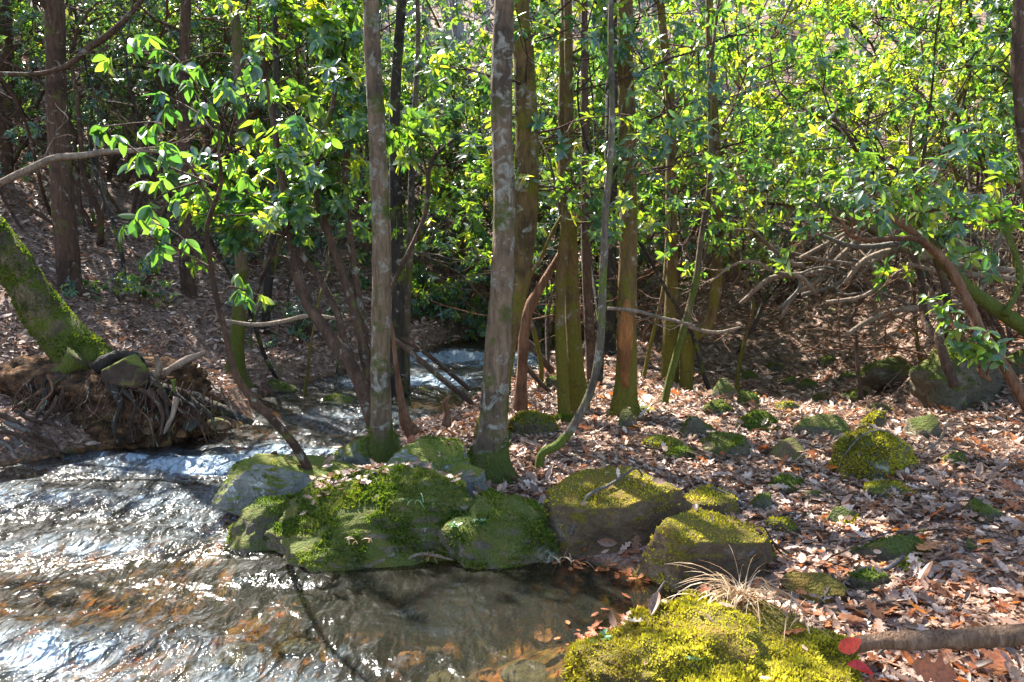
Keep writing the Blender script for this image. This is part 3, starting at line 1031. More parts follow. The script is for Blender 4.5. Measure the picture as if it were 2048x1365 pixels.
trunk_tree('straight mossy trunk right of the thin brown trunk', [(1158, 798, 40), (1150, 720, 31), (1144, 600, 29), (1140, 480, 30), (1132, 330, 28), (1130, 100, 24), (1132, 0, 22)], 7.0, 'bark_moss', 5, flare=(.3, .4, 3), moss=(.5, 1500), up=9, leafy=14, sprays=[(2.3, .9, .9), (2.6, -.9, .9), (3.0, .3, .9), (3.3, 1.4, 1.1), (1.9, 1.3, .7)])
trunk_tree('curved slender grey sapling sweeping up from the leaves', [(1082, 912, 18), (1115, 890, 18), (1145, 855, 17), (1182, 780, 16), (1200, 690, 16), (1206, 560, 15), (1211, 430, 14), (1224, 250, 12), (1222, 0, 10)],
           5.35, 'bark_grey', 6, name='sapling', cat='sapling', up=6, branches=3, sides=10)
e = trunk_tree('tree with orange bare wood scar and mossy foot', [(1250, 822, 60), (1252, 770, 44), (1254, 640, 38), (1256, 500, 35), (1256, 300, 33), (1250, 100, 30), (1250, 0, 29)],
               6.6, 'bark_moss', 7, flare=(.3, .5, 3), moss=(.5, 4000), up=10, sides=18, leafy=14, sprays=[(2.25, 1.3, 1.0), (2.6, .5, .9), (2.1, -.8, .8), (3.0, 1.5, 1.2), (3.3, -.5, 1.0), (1.75, 1.8, .8)])
# the scar: a strip of bare wood standing proud on the lit side of the trunk
mb = MB()
sc = [P(x, y, 6.52) for x, y in ((1251, 775), (1250, 700), (1253, 640), (1254, 600))]
tube(mb, sc, np.array([.028, .058, .056, .02]), 12, 6, .25, 22, 3)
mb.build('bare_wood_scar', M['wood_orange'], e, np.array(e.location))
trunk_tree('mossy trunk in front of the far thicket, right of the scarred tree', [(1340, 715, 34), (1340, 640, 25), (1344, 540, 24), (1342, 420, 22), (1340, 200, 18)], 8.8, 'bark_moss', 8, up=7, branches=4, sprays=[(2.1, .6, 1.0), (2.6, 1.3, 1.1), (3.1, -.3, 1.1), (1.7, .2, .7)])
trunk_tree('thin green mossy sapling leaning right from a leafy hump', [(1332, 790, 15), (1350, 720, 14), (1372, 640, 14), (1392, 560, 13), (1402, 480, 12), (1420, 350, 10)], 7.0, 'bark_green', 9, name='sapling', cat='sapling', up=4.2, crown=False, sides=10)
trunk_tree('short mossy trunk with a hooked foot beside the dry hollow', [(1378, 690, 26), (1415, 650, 22), (1430, 590, 22), (1436, 480, 21), (1432, 300, 18)], 8.6, 'bark_moss', 10, up=6.5, branches=4, sprays=[(2.2, 1.2, 1.1), (2.7, .4, 1.1), (3.2, 1.6, 1.2)])
trunk_tree('dark thick trunk in shade between thin trunks', [(1214, 760, 40), (1216, 640, 30), (1218, 480, 28), (1222, 300, 26)], 9.8, 'bark_dark', 11, up=7, branches=4)
trunk_tree('brown trunk behind the mossy twin trunk', [(1185, 770, 22), (1178, 640, 20), (1172, 500, 19), (1170, 300, 16)], 8.4, 'bark_brown', 12, up=6, branches=4)
trunk_tree('dark trunk rising from the stream bank behind the slim grey tree', [(792, 792, 44), (793, 700, 28), (796, 560, 26), (792, 400, 24), (790, 200, 20)], 8.9, 'bark_dark', 13, flare=(.3, .6, 3), up=7, branches=5)
trunk_tree('thin pale trunk standing close beside the dark bank trunk', [(812, 780, 18), (812, 660, 15), (820, 500, 14), (825, 300, 12)], 9.1, 'bark_grey', 14, up=6, branches=3)
trunk_tree('red brown crooked rhododendron trunk behind the largest tree', [(1042, 792, 26), (1045, 720, 21), (1050, 650, 20), (1062, 610, 20), (1090, 560, 15), (1125, 500, 13), (1160, 430, 11)], 7.4, 'bark_red', 15, name='rhododendron', cat='shrub', up=0, crown=False, sides=10, noise=.2)
# left side of the stream
trunk_tree('old brown trunk on the left hillside behind a side branch', [(148, 625, 56), (140, 560, 44), (130, 450, 42), (120, 330, 40), (112, 150, 36), (108, 0, 34)], 9.2, 'bark_brown', 16, flare=(.3, .4, 3), up=9)
trunk_tree('slim brown trunk on the hillside above the stub branch', [(380, 610, 32), (374, 540, 27), (370, 420, 25), (368, 250, 22), (372, 0, 18)], 10.4, 'bark_brown', 17, up=8, branches=5)
trunk_tree('mossy trunk at the water edge behind the bent grey stem', [(468, 755, 42), (474, 690, 28), (480, 600, 25), (484, 480, 23), (486, 300, 20)], 8.6, 'bark_green', 18, up=7, branches=5, flare=(.3, .6, 3))
trunk_tree('thin dark trunk leaning right on the far hillside', [(528, 690, 18), (536, 580, 16), (546, 450, 15), (552, 250, 12)], 10.4, 'bark_dark', 19, up=6, branches=4)
trunk_tree('dim trunk on the hillside nearest the left edge', [(14, 560, 36), (10, 430, 32), (8, 250, 28), (8, 0, 26)], 11.5, 'bark_brown', 20, up=8, branches=5)
trunk_tree('brown trunk leaning left at the right hand edge', [(2062, 420, 26), (2046, 240, 26), (2036, 120, 24), (2040, 0, 22)], 6.0, 'bark_brown', 21, up=7, branches=5, ground=False, name='tree')
bpy.context.view_layer.update()

# ------------------------------------------------------------------ leaning mossy tree with its torn root ball
Yt = 7.0
c, r = px_path([(245, 840, 125), (200, 765, 110), (150, 704, 90), (97, 638, 76), (55, 572, 68), (12, 510, 66), (-40, 440, 64), (-110, 355, 62), (-200, 245, 58)], Yt)
c = np.vstack([c, c[-1] + [-.6, .2, 1.3], c[-1] + [-1.0, .3, 3.0]])
r = np.append(r, [.16, .10])
base = np.array([c[0][0], Yt, .1])
TREE = thing('leaning_tree', base, 'thick leaning tree coated in green moss over an undercut root ball', 'tree')
mb = MB()
tube(mb, c, r, 28, 6, .10, 3.0, 5, flare=(.5, .35, 4))
mb.build('trunk', M['bark_green'], TREE, base)
V = np.concatenate(mb.v)
Q = np.concatenate(mb.q)
m3 = moss_on(V, np.concatenate([Q[:, :3], Q[:, [0, 2, 3]]]), 6000, 9, up=-.45, thr=-.3, scale=3, length=(.010, .024))
tag(m3.build('moss', M['moss'], TREE, base), kind='stuff')
mb = MB()
rs = np.random.default_rng(3)
for k in range(6):
    a = rs.uniform(0, 2 * PI)
    bough(mb, c[-1] - [.1 * k, 0, .25 * k], np.array([math.cos(a), math.sin(a), .5]), 2.2, .06, rs, 5, 2)
mb.build('crown', M['bark_grey'], TREE, base)
# roots
roots = [([(160, 715, 60), (120, 752, 34), (85, 785, 27), (50, 812, 24), (20, 840, 20), (-30, 860, 16)], 6.75, 'bark_green'),
         ([(195, 735, 36), (235, 712, 20), (275, 715, 13), (292, 745, 10), (300, 790, 6)], 6.75, 'bark_dark'),
         ([(250, 765, 30), (300, 752, 20), (335, 742, 17), (370, 722, 15), (412, 704, 9)], 6.7, 'wood_pale'),
         ([(270, 765, 34), (330, 780, 24), (390, 795, 22), (440, 818, 20), (505, 845, 13)], 6.75, 'bark_dark'),
         ([(300, 765, 16), (318, 740, 14), (312, 712, 8)], 6.6, 'wood_pale'),
         ([(120, 750, 22), (100, 790, 13), (70, 830, 10), (60, 880, 6)], 6.6, 'bark_brown'),
         ([(225, 770, 20), (240, 810, 11), (228, 850, 7), (235, 885, 4)], 6.45, 'bark_dark'),
         ([(300, 780, 18), (325, 825, 9), (322, 870, 5)], 6.45, 'bark_brown'),
         ([(355, 795, 14), (345, 830, 10), (328, 868, 5)], 6.4, 'wood_pale'),
         ([(380, 800, 14), (420, 830, 8), (432, 865, 4)], 6.5, 'bark_dark')]
rs = np.random.default_rng(88)
for k in range(34):
    x0, y0 = rs.uniform(60, 380), rs.uniform(745, 800)
    dx = (x0 - 205) * rs.uniform(.3, .9) + rs.normal() * 18
    w0 = rs.uniform(4, 11)
    roots.append(([(x0, y0, w0), (x0 + dx * .35 + rs.normal() * 8, y0 + 30 + rs.normal() * 5, w0 * .75), (x0 + dx * .7 + rs.normal() * 9, y0 + 62, w0 * .5),
                   (x0 + dx + rs.normal() * 10, y0 + rs.uniform(80, 118), w0 * .22)], rs.uniform(6.42, 6.66), ['bark_brown', 'bark_dark', 'bark_brown', 'bark_dark', 'bark_red'][k % 5]))
M['rock_dark'] = rock_mat('dark_wet_rock', (.016, .010, .006), (.045, .027, .016), (.085, .052, .032), .5, lichen=0)
for pts, Y, m in roots:
    c2, r2 = px_path(pts, Y, -.1)
    mb = MB()
    tube(mb, c2, r2, 12, 8, .5, 13, int(pts[0][0]))
    mb.build('root', M[m], TREE, base)
mb = MB()
rs = np.random.default_rng(8)
for k in range(260):
    p = P(rs.uniform(20, 450), rs.uniform(755, 850), 6.5 + rs.uniform(-.1, .15))
    q = [p]
    d = np.array([rs.normal() * .3, -.15, -1])
    for s in range(4):
        d = d + rs.normal(size=3) * .35
        q.append(q[-1] + d / np.linalg.norm(d) * rs.uniform(.03, .09))
    tube(mb, q, [.006, .005, .004, .003, .0015], 4, cap=False)
FINE = mb
# soil held by the roots
V, T = rock_geo((.98, .42, .48), 77, sub=6, cuts=2, rough=.35, fine=.10, tilt=(.05, .1))
V = V * (1 + .10 * fbm(V * 9, 3, 6)[:, None])
V = V + P(235, 815, 6.85)
t = NT('root_soil')
co = t.coord()
a = t.noise(co, 9, 7, .7)
col = t.ramp(a, [(.32, (.012, .009, .007)), (.48, (.06, .034, .02)), (.6, (.14, .075, .035)), (.72, (.24, .13, .06))])
M['soil'] = t.done(t.bsdf(col, .95, t.bump(t.noise(co, 30, 5, .7), 1, .04), .1))
mb = MB()
mb.add(V, None, T)
SOIL = mb.build('root_soil', M['soil'], TREE, base)
tag(FINE.build('fine_roots', M['bark_brown'], SOIL, base), kind='stuff')
reg_rock(V, T)
for (x, y, w, h, m, lab) in [(240, 742, 105, 84, 'rock_brown', 'dark flat faced stone gripped by the roots of the leaning tree'), (232, 858, 44, 26, 'cobble_orange', 'orange stone at the foot of the root ball'),
                             (370, 850, 40, 34, 'cobble_grey', 'grey stone under the pale hanging root'), (172, 842, 30, 18, 'cobble_orange', 'small orange stone in the root soil'),
                             (285, 866, 26, 18, 'cobble', 'small brown stone low in the root ball'), (355, 872, 34, 18, 'cobble_orange', 'tan stone at the waterline under the dark log'), (130, 868, 50, 24, 'rock_brown', 'dark wet stone at the waterline under the mossy root'),
                             (430, 852, 60, 24, 'rock_brown', 'dark bank stone beside the tip of the black root')]:
    Y = 6.42
    k = Y / F
    rock(lab, P(x, y, Y) + [0, .10, 0], (w * k / 2, w * k / 2.2, h * k / 2), int(x), 'rock_dark' if x == 240 else 'rock_brown' if m == 'cobble' else m, 0, name='bank_stone', cat='stone', sub=4, cuts=9, cutd=(.4, .7), planes=[((.2, -1, .2), .35)])

# ------------------------------------------------------------------ stems, branches and logs read from the photo
def stick(label, pts, Y, mat, name='branch', cat='branch', dY=0.0, noise=.18, n=4, sides=8, group=None, twigs=0, seed=1):
    c, r = px_path(pts, Y, dY)
    e_base = c[np.argmin(c[:, 2])].copy()
    mb = MB()
    cc = tube(mb, c, r, sides, n, noise, 14, seed)
    if not twigs:
        return tag(mb.build(name, M[mat], None, e_base), label, cat, group)
    e = thing(name, e_base, label, cat, group)
    mb.build('limb', M[mat], e, e_base)
    rs = np.random.default_rng(seed + 40)
    for k in range(twigs):
        m2 = MB()
        i = rs.integers(len(cc) // 4, len(cc))
        d = cc[min(i + 1, len(cc) - 1)] - cc[max(i - 1, 0)]
        bough(m2, cc[i], d / np.linalg.norm(d) + rs.normal(size=3) * .7, rs.uniform(.25, .7), float(r.mean()) * .4, rs, 4, 1)
        m2.build('twig', M[mat], e, e_base)
    return e


stick('crooked pale branch reaching across in front of the old brown trunk', [(-10, 372, 16), (60, 338, 15), (110, 316, 14), (160, 312, 13), (215, 304, 11), (290, 302, 9), (345, 306, 5)], 7.6, 'wood_pale', twigs=4)
stick('thin high branch running up to the top edge at upper left', [(-20, 148, 9), (80, 148, 9), (140, 128, 11), (175, 98, 13), (215, 72, 13), (255, 35, 11), (292, -10, 9)], 7.8, 'bark_brown', twigs=4, seed=5)
stick('long thin branch held level between the bent stem and the stem cluster', [(425, 632, 5), (455, 642, 7), (510, 650, 9), (560, 645, 9), (620, 632, 9), (690, 640, 6)], 7.2, 'wood_pale', seed=3)
stick('nearer of two leaning logs crossing the stream behind the slim tree', [(775, 668, 10), (830, 712, 11), (880, 755, 12), (945, 808, 11)], 8.3, 'bark_brown', name='log', cat='log', seed=4, dY=-.5)
stick('farther reddish leaning log ending in brush over the stream', [(770, 660, 8), (845, 702, 9), (900, 747, 9), (940, 780, 9)], 8.9, 'bark_brown', name='log', cat='log', seed=6, dY=-.3)
stick('dark leaning log behind the red brown trunk', [(1000, 650, 14), (1060, 690, 14), (1105, 745, 13)], 8.6, 'bark_brown', name='log', cat='log', seed=7)
stick('second dark stick low behind the red brown trunk', [(1040, 720, 11), (1075, 760, 10), (1100, 785, 8)], 8.0, 'bark_brown', seed=8)
stick('broken red brown stub standing on the leaves left of the largest tree', [(893, 852, 22), (895, 828, 12), (891, 806, 10), (897, 796, 6)], 6.3, 'bark_red', name='stump', cat='stump', noise=.3)
stick('reddish split buttress stub behind the slim grey tree', [(830, 870, 34), (812, 845, 26), (804, 810, 17), (796, 760, 12), (788, 690, 8), (782, 640, 5)], 6.2, 'bark_red', name='stump', cat='stump', noise=.3)
stick('brown log with a sunlit top lying on leaves in the near right corner', [(1712, 1290, 28), (1790, 1281, 36), (1900, 1278, 38), (2000, 1272, 40), (2120, 1262, 42)], 2.5, 'log_brown', name='log', cat='log', noise=.3, n=10, sides=22, dY=-.1)
stick('pale lying branch on the sunlit leaves at mid right', [(1850, 1010, 9), (1900, 995, 13), (1960, 990, 13), (2060, 985, 14)], 4.55, 'wood_pale', seed=9)
stick('grey stick leaning from the pool onto the dark faced boulder', [(1388, 1178, 9), (1430, 1148, 11), (1508, 1103, 9)], 3.78, 'wood_grey', seed=10)
stick('thin straight stick poking out of the pool', [(1292, 1222, 8), (1330, 1163, 5)], 3.6, 'wood_grey', seed=11)
stick('short thick stick on leaves below the long low stone', [(1690, 1135, 10), (1740, 1122, 12), (1792, 1110, 9)], 3.95, 'wood_grey', seed=12)
stick('white bent twig in the moss at the water edge', [(808, 1122, 5), (845, 1108, 7), (905, 1120, 4)], 4.05, 'wood_pale', seed=13)
stick('broken brown upright stick standing in the dry hollow', [(1722, 800, 12), (1716, 740, 9), (1712, 670, 7)], 7.6, 'bark_brown', seed=14)
stick('arched grey twig beside the big oak leaf', [(1755, 1310, 6), (1775, 1293, 7), (1810, 1290, 6)], 2.55, 'wood_grey', seed=15)
stick('forked pale stick on leaves behind the moss cushion', [(1850, 900, 6), (1880, 880, 7), (1895, 845, 4)], 5.2, 'wood_pale', seed=16)
stick('thin pale arching branch along the far lip of the hollow', [(1690, 672, 9), (1740, 640, 11), (1790, 622, 12), (1850, 615, 13), (1915, 606, 14)], 7.8, 'wood_pale', twigs=3, seed=17)
stick('fine pale stick hanging before the mossy trunk', [(1345, 638, 5), (1390, 658, 7), (1435, 665, 7), (1480, 655, 4)], 7.2, 'wood_pale', seed=18)
stick('level pale dead branch from the scarred tree toward thicket', [(1215, 617, 7), (1270, 622, 8), (1320, 635, 7), (1390, 652, 5)], 6.4, 'wood_pale', seed=19, twigs=2)
for k, (pts, Y, lab) in enumerate([
        ([(0, 850, 14), (30, 880, 18), (62, 912, 16)], 6.2, 'bleached flat root slab at the left edge of the water'),
        ([(10, 845, 9), (30, 852, 10), (52, 862, 8)], 6.1, 'bleached curled root above the root slab'),
        ([(-5, 880, 5), (20, 895, 6), (35, 918, 3)], 6.0, 'thin bleached rootlet by the left edge'),
        ([(60, 862, 10), (95, 880, 14), (118, 912, 12)], 6.25, 'brown root stub at the waterline near the left edge'),
        ([(-30, 820, 16), (20, 838, 12), (60, 868, 9), (80, 902, 5)], 6.15, 'dark root curving down over the left bank'),
        ([(-20, 862, 10), (30, 868, 9), (85, 892, 8), (135, 905, 4)], 6.05, 'long thin root along the left waterline'),
        ([(30, 820, 10), (60, 840, 8), (110, 850, 7), (150, 880, 4)], 6.3, 'thin brown root below the mossy root')]):
    stick(lab, pts, Y, 'wood_grey' if k < 3 else 'bark_brown', name='root', cat='root', seed=30 + k)

for k, (pts, Y, lab) in enumerate([
        ([(1480, 608, 9), (1540, 558, 11), (1600, 550, 12), (1650, 540, 12), (1690, 505, 11), (1722, 468, 8)], 9.0, 'pale branch arching over the left half of the dry hollow'),
        ([(1690, 565, 8), (1730, 520, 11), (1800, 500, 12), (1860, 520, 12), (1930, 532, 12), (2060, 545, 13)], 7.6, 'wavy pale branch running level to the right edge'),
        ([(1640, 470, 7), (1700, 492, 10), (1760, 492, 11), (1830, 482, 11), (1900, 492, 10), (1985, 505, 8)], 8.0, 'pale branch winding under the leaves at right'),
        ([(1815, 528, 8), (1900, 548, 11), (1980, 552, 12), (2070, 565, 13)], 7.2, 'pale branch just below the wavy level branch'),
        ([(1700, 645, 7), (1722, 600, 9), (1760, 560, 9), (1778, 520, 8), (1800, 470, 6)], 8.6, 'slanting pale branch rising from the far lip'),
        ([(1560, 640, 7), (1590, 590, 9), (1640, 560, 9), (1665, 500, 8), (1730, 440, 6)], 9.6, 'crooked brown branch in the middle of the tangle'),
        ([(1500, 670, 9), (1530, 600, 10), (1545, 540, 9), (1580, 470, 8)], 9.4, 'dark slanting stem left of the tangle'),
        ([(1930, 650, 8), (1960, 590, 9), (1985, 520, 9), (2010, 430, 8), (2000, 340, 6)], 7.4, 'upright twisted branch near the right edge'),
        ([(1560, 500, 6), (1640, 520, 8), (1740, 535, 9), (1830, 560, 9), (1900, 570, 7)], 8.9, 'long thin pale branch crossing behind the tangle')]):
    stick(lab, pts, Y, ['wood_pale', 'wood_pale', 'wood_grey', 'wood_pale', 'bark_brown'][k % 5] if k != 6 else 'bark_dark', twigs=4, seed=60 + k, noise=.25)

rs = np.random.default_rng(123)
for k in range(18):
    x0, y0 = rs.uniform(1480, 1960), rs.uniform(500, 640)
    ln, up_ = rs.uniform(120, 300) * (1 if rs.random() < .7 else -1), rs.uniform(30, 130)
    w0 = rs.uniform(6, 10)
    pts = [(x0 + ln * t + rs.normal() * 8, y0 - up_ * math.sin(t * 2.4) + rs.normal() * 9, w0 * (1 - .6 * t)) for t in (0, .2, .4, .6, .8, 1)]
    stick('pale dead branch in the tangle arching over the dry hollow', pts, rs.uniform(7.6, 10.5), ['wood_pale', 'wood_pale', 'wood_grey'][k % 3], twigs=3, seed=150 + k, noise=.25, group='pale dead branches tangled over the hollow')

# stems of the shrub clump behind the slim grey tree, and the bent stem in front
STEMTIPS = []


def stem_shrub(label, stems, mat, seed, leafn=9, lsz=.11, name='rhododendron', tips_extra=None, group=None, spread=.55):
    rs = np.random.default_rng(seed)
    c0, _ = px_path(stems[0][0], stems[0][1])
    base = c0[0].copy()
    e = thing(name, base, label, 'shrub', group)
    tips = []
    for pts, Y, dY in stems:
        c, r = px_path(pts, Y, dY)
        mb = MB()
        cc = tube(mb, c, r, 10, 5, .16, 9, int(pts[0][0]))
        for i in range(int(len(cc) * (.55 if leafn > 5 else .72)), len(cc), 2):
            d = rs.normal(size=3) * [1, 1, .4] + [0, 0, .35]
            tt = []
            bough(mb, cc[i], d, rs.uniform(.4, .9) * spread / .55, .008, rs, 4, 1, tt)
            tips += tt
        mb.build('stem', M[mat], e, base)
    mb = MB()
    whorls(mb, LT_MID, tips, rs, lsz, leafn)
    if mb.n:
        mb.build('foliage', M['leaf'], e, base)
    return e


stem_shrub('tall rhododendron clump of bare brown stems fanning up behind the slim grey tree', [
    ([(752, 862, 30), (735, 810, 30), (705, 735, 28), (655, 665, 25), (612, 600, 23), (588, 520, 21), (575, 420, 18), (558, 320, 15), (540, 200, 11), (520, 80, 8)], 5.9, .5),
    ([(748, 840, 22), (738, 770, 20), (718, 660, 19), (690, 560, 17), (650, 450, 16), (632, 370, 14), (640, 290, 13), (668, 200, 10), (672, 80, 8)], 6.0, .8),
    ([(755, 800, 16), (735, 700, 17), (716, 590, 16), (700, 470, 14), (690, 360, 13), (700, 240, 11), (690, 120, 9), (660, 20, 7)], 6.1, .9),
    ([(705, 735, 14), (690, 690, 14), (672, 620, 13), (640, 560, 13), (600, 505, 12), (560, 440, 10), (540, 360, 8)], 6.0, .6),
    ([(740, 780, 14), (760, 640, 12), (790, 560, 10), (850, 430, 9), (860, 330, 9), (905, 280, 7)], 6.3, 1.2)], 'bark_brown', 41)

# the bent grey stem rooted on the boulder, with the large drooping leaves in front
rs = np.random.default_rng(55)
c, r = px_path([(628, 972, 24), (612, 930, 19), (585, 885, 18), (555, 850, 17), (500, 792, 16), (468, 742, 14), (452, 670, 12), (434, 600, 11), (420, 520, 10), (414, 460, 9), (428, 410, 9), (442, 370, 8), (440, 320, 7)], 5.0, -.9)
base = c[0].copy()
e = thing('bent_stem_shrub', base, 'bent grey rhododendron stem on the boulder carrying large drooping leaves', 'shrub')
mb = MB()
tube(mb, c, r, 10, 5, .12, 9, 3)
fork, fr_ = px_path([(428, 412, 8), (405, 375, 7), (385, 340, 6), (350, 300, 5)], 4.1)
tube(mb, fork, fr_, 8, 4, .1, 9, 4)
mb.build('stem', M['bark_brown'], e, base)
tips = []
sprays = [([(440, 320), (420, 240), (370, 170), (300, 120), (225, 130)], 3.9), ([(440, 320), (450, 240), (470, 180), (420, 120), (350, 105)], 3.9), ([(440, 330), (500, 270), (540, 240), (600, 240)], 3.9),
          ([(440, 320), (520, 210), (590, 240), (650, 290)], 4.0), ([(420, 260), (350, 250), (290, 240), (200, 250)], 3.8), ([(440, 260), (390, 210), (320, 200)], 3.8), ([(400, 370), (330, 400), (280, 400)], 3.95),
          ([(440, 300), (480, 150), (520, 140)], 4.0), ([(405, 375), (330, 300), (240, 265)], 3.8), ([(420, 540), (330, 480), (250, 460)], 4.3), ([(434, 600), (440, 560), (480, 570), (520, 580)], 4.6), ([(425, 560), (370, 480), (300, 440)], 4.4), ([(440, 320), (470, 300), (480, 320)], 3.9)]
for pts, Y in sprays:
    c, r = px_path([(x, y, 5 - k * .8) for k, (x, y) in enumerate(pts)], Y)
    c = c + rs.normal(size=c.shape) * .03
    m2 = MB()
    cc = tube(m2, c, r, 5, 4, cap=False)
    m2.build('twig', M['bark_brown'], e, base)
    for q in range(len(cc) // 3, len(cc), 2):
        tips.append((cc[q] + rs.normal(size=3) * .05, (cc[q] - cc[q - 1]) / np.linalg.norm(cc[q] - cc[q - 1])))
    tips.append((cc[-1], (cc[-1] - cc[-2]) / np.linalg.norm(cc[-1] - cc[-2])))
mb = MB()
whorls(mb, LT_FINE, tips, rs, .088, 6, droop=1.0, spread=.5, tint=.22)
mb.build('foliage', M['leaf'], e, base)

# crooked stems at the right
stem_shrub('leaning orange brown rhododendron stem crossing the slope at far right', [
    ([(2062, 830, 22), (2010, 735, 20), (1965, 670, 19), (1935, 600, 19), (1895, 530, 18), (1840, 478, 15), (1800, 445, 15), (1745, 420, 10)], 5.6, .5),
    ([(1895, 530, 14), (1845, 482, 12), (1790, 478, 11), (1735, 480, 10), (1700, 470, 9), (1682, 440, 7)], 5.9, 0),
    ([(1990, 700, 12), (1960, 740, 11), (1980, 760, 9)], 5.5, 0)], 'bark_red', 43, leafn=4, spread=.4)
stem_shrub('mossy green rhododendron stem slanting in from the right edge', [
    ([(2075, 672, 32), (2010, 630, 30), (1950, 588, 27), (1905, 545, 23), (1870, 500, 18), (1820, 400, 12)], 6.3, .4),
    ([(2010, 630, 14), (2040, 560, 13), (2020, 480, 11), (1980, 400, 9)], 6.3, .5)], 'bark_green', 44, leafn=4, spread=.4)
stem_shrub('twisted brown rhododendron stem beside the big mossy boulder', [
    ([(1910, 775, 20), (1890, 720, 19), (1878, 670, 18), (1895, 630, 17), (1890, 570, 15), (1865, 500, 12), (1850, 420, 10)], 6.6, .5),
    ([(1880, 690, 15), (1850, 640, 16), (1842, 560, 14), (1820, 480, 11), (1830, 380, 9)], 6.9, .6)], 'bark_brown', 45, leafn=4, spread=.4)
# ------------------------------------------------------------------ rhododendron thicket: a few kinds, copied one by one
def make_shrub(name, label, seed, h, spread, nst, lsz, nbr=8, ntw=5, bare=.35, mat='bark_brown', leaf='leaf', tpl=LT_MID, nleaf=9, arch=.5, group=None, thick=1.0):
    rs = np.random.default_rng(seed)
    e = thing(name, (0, 0, 0), label, 'shrub', group)
    tips = []
    for s in range(nst):
        a = 2 * PI * s / nst + rs.uniform(-.5, .5)
        d = np.array([math.cos(a) * .55, math.sin(a) * .55, 1.0])
        p = np.array([math.cos(a) * .12, math.sin(a) * .12, -.15])
        n = 9
        L = h * rs.uniform(.75, 1.05) / n
        pts, rad = [p], [rs.uniform(.022, .042) * thick]
        for k in range(n):
            out = np.array([math.cos(a), math.sin(a), 0]) * arch * spread / h * .35
            d = d + rs.normal(size=3) * [.28, .28, .16] + out * (.4 if k < 4 else 1.0) + [0, 0, .10 if k < 5 else -.06]
            d /= np.linalg.norm(d)
            p = p + d * L
            pts.append(p)
            rad.append(rad[0] * (1 - .75 * (k + 1) / n))
        mb = MB()
        cc = tube(mb, pts, rad, 7, 2, .15, 8, seed + s)
        for b in range(nbr):
            i = int(len(cc) * (bare + (1 - bare) * (b + rs.random()) / nbr))
            i = min(i, len(cc) - 1)
            a2 = rs.uniform(0, 2 * PI)
            dd = np.array([math.cos(a2), math.sin(a2), rs.uniform(-.1, .7)]) + np.array([math.cos(a), math.sin(a), 0]) * .5
            q = cc[i]
            bp, br = [q], [.011]
            dd /= np.linalg.norm(dd)
            Lb = spread * rs.uniform(.25, .6) / 5
            for k in range(5):
                dd = dd + rs.normal(size=3) * .28 + [0, 0, .07]
                dd /= np.linalg.norm(dd)
                q = q + dd * Lb
                bp.append(q)
                br.append(.011 - .0016 * (k + 1))
            tube(mb, bp, br, 5, cap=False)
            for w in range(ntw):
                j = rs.integers(2, 6)
                td = dd + rs.normal(size=3) * .75 + [0, 0, .25]
                td /= np.linalg.norm(td)
                tl = rs.uniform(.10, .34)
                tp = bp[j] + td * tl
                tube(mb, [bp[j], bp[j] + td * tl * .5 + rs.normal(size=3) * .015, tp], [.0045, .0035, .0025], 3, cap=False)
                tips.append((tp, td))
                if rs.random() < .4:
                    tips.append((bp[j] + td * tl * .55, td))
            tips.append((bp[-1], dd))
        mb.build('stem', M[mat], e)
    mb = MB()
    if nleaf:
        whorls(mb, tpl, tips, rs, lsz, nleaf)
        mb.build('foliage', M[leaf], e)
    return e


G_BACK = 'rhododendrons of the thicket across the back'
L_BACK = 'tall glossy rhododendron in the dense thicket behind the trees'
KINDS = [make_shrub('rhododendron', L_BACK, 200 + k, h, sp_, n, lz, nbr, 6, bare, ['bark_brown', 'bark_red', 'bark_grey', 'bark_moss'][k % 4], 'leaf', arch=ar, group=G_BACK)
         for k, (h, sp_, n, lz, nbr, bare, ar) in enumerate([(4.6, 2.6, 6, .092, 11, .56, .5), (5.2, 3.0, 6, .096, 11, .58, .6), (4.4, 2.6, 5, .09, 12, .54, .7), (5.6, 2.4, 5, .094, 12, .56, .3), (4.2, 2.4, 6, .09, 11, .52, .6)])]
LOWK = [make_shrub('young_rhododendron', 'low leafy rhododendron on the far hillside', 230 + k, h, sp_, n, .10, 5, 4, .25, 'bark_brown', 'leaf_dark' if k == 1 else 'leaf', LT_MID, 8, 1.0, 'low rhododendrons on the hillside')
        for k, (h, sp_, n) in enumerate([(1.2, 1.1, 4), (1.6, 1.3, 5), (.8, .9, 4)])]
HILL = [make_shrub('mountain_laurel', 'fine leaved laurel shrub on the left hillside', 240 + k, h, sp_, 6, .075, 9, 6, .48, 'bark_brown', 'leaf_dark' if k else 'leaf', LT_LOW, 10, .6, 'laurel shrubs on the left hillside') for k, (h, sp_) in enumerate([(4.2, 2.6), (5.0, 3.0), (3.6, 2.4)])]
BARE = [make_shrub('bare_thicket_shrub', 'tangled bare stemmed shrub at the edge of the dry hollow', 250 + k, h, sp_, 8, .10, 9, 3, .15, m, 'leaf', LT_MID, 0, 1.9, 'tangled bare shrubs round the hollow', .62) for k, (h, sp_, m) in enumerate([(2.4, 3.0, 'wood_pale'), (2.9, 3.0, 'wood_grey'), (2.1, 2.8, 'wood_pale'), (2.6, 3.0, 'bark_red')])]
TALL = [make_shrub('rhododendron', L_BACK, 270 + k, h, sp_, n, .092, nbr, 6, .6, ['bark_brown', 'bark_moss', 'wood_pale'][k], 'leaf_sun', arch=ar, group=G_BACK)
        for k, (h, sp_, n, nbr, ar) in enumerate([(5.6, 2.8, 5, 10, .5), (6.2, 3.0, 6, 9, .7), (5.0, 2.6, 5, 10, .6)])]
used = set()
rs = np.random.default_rng(91)


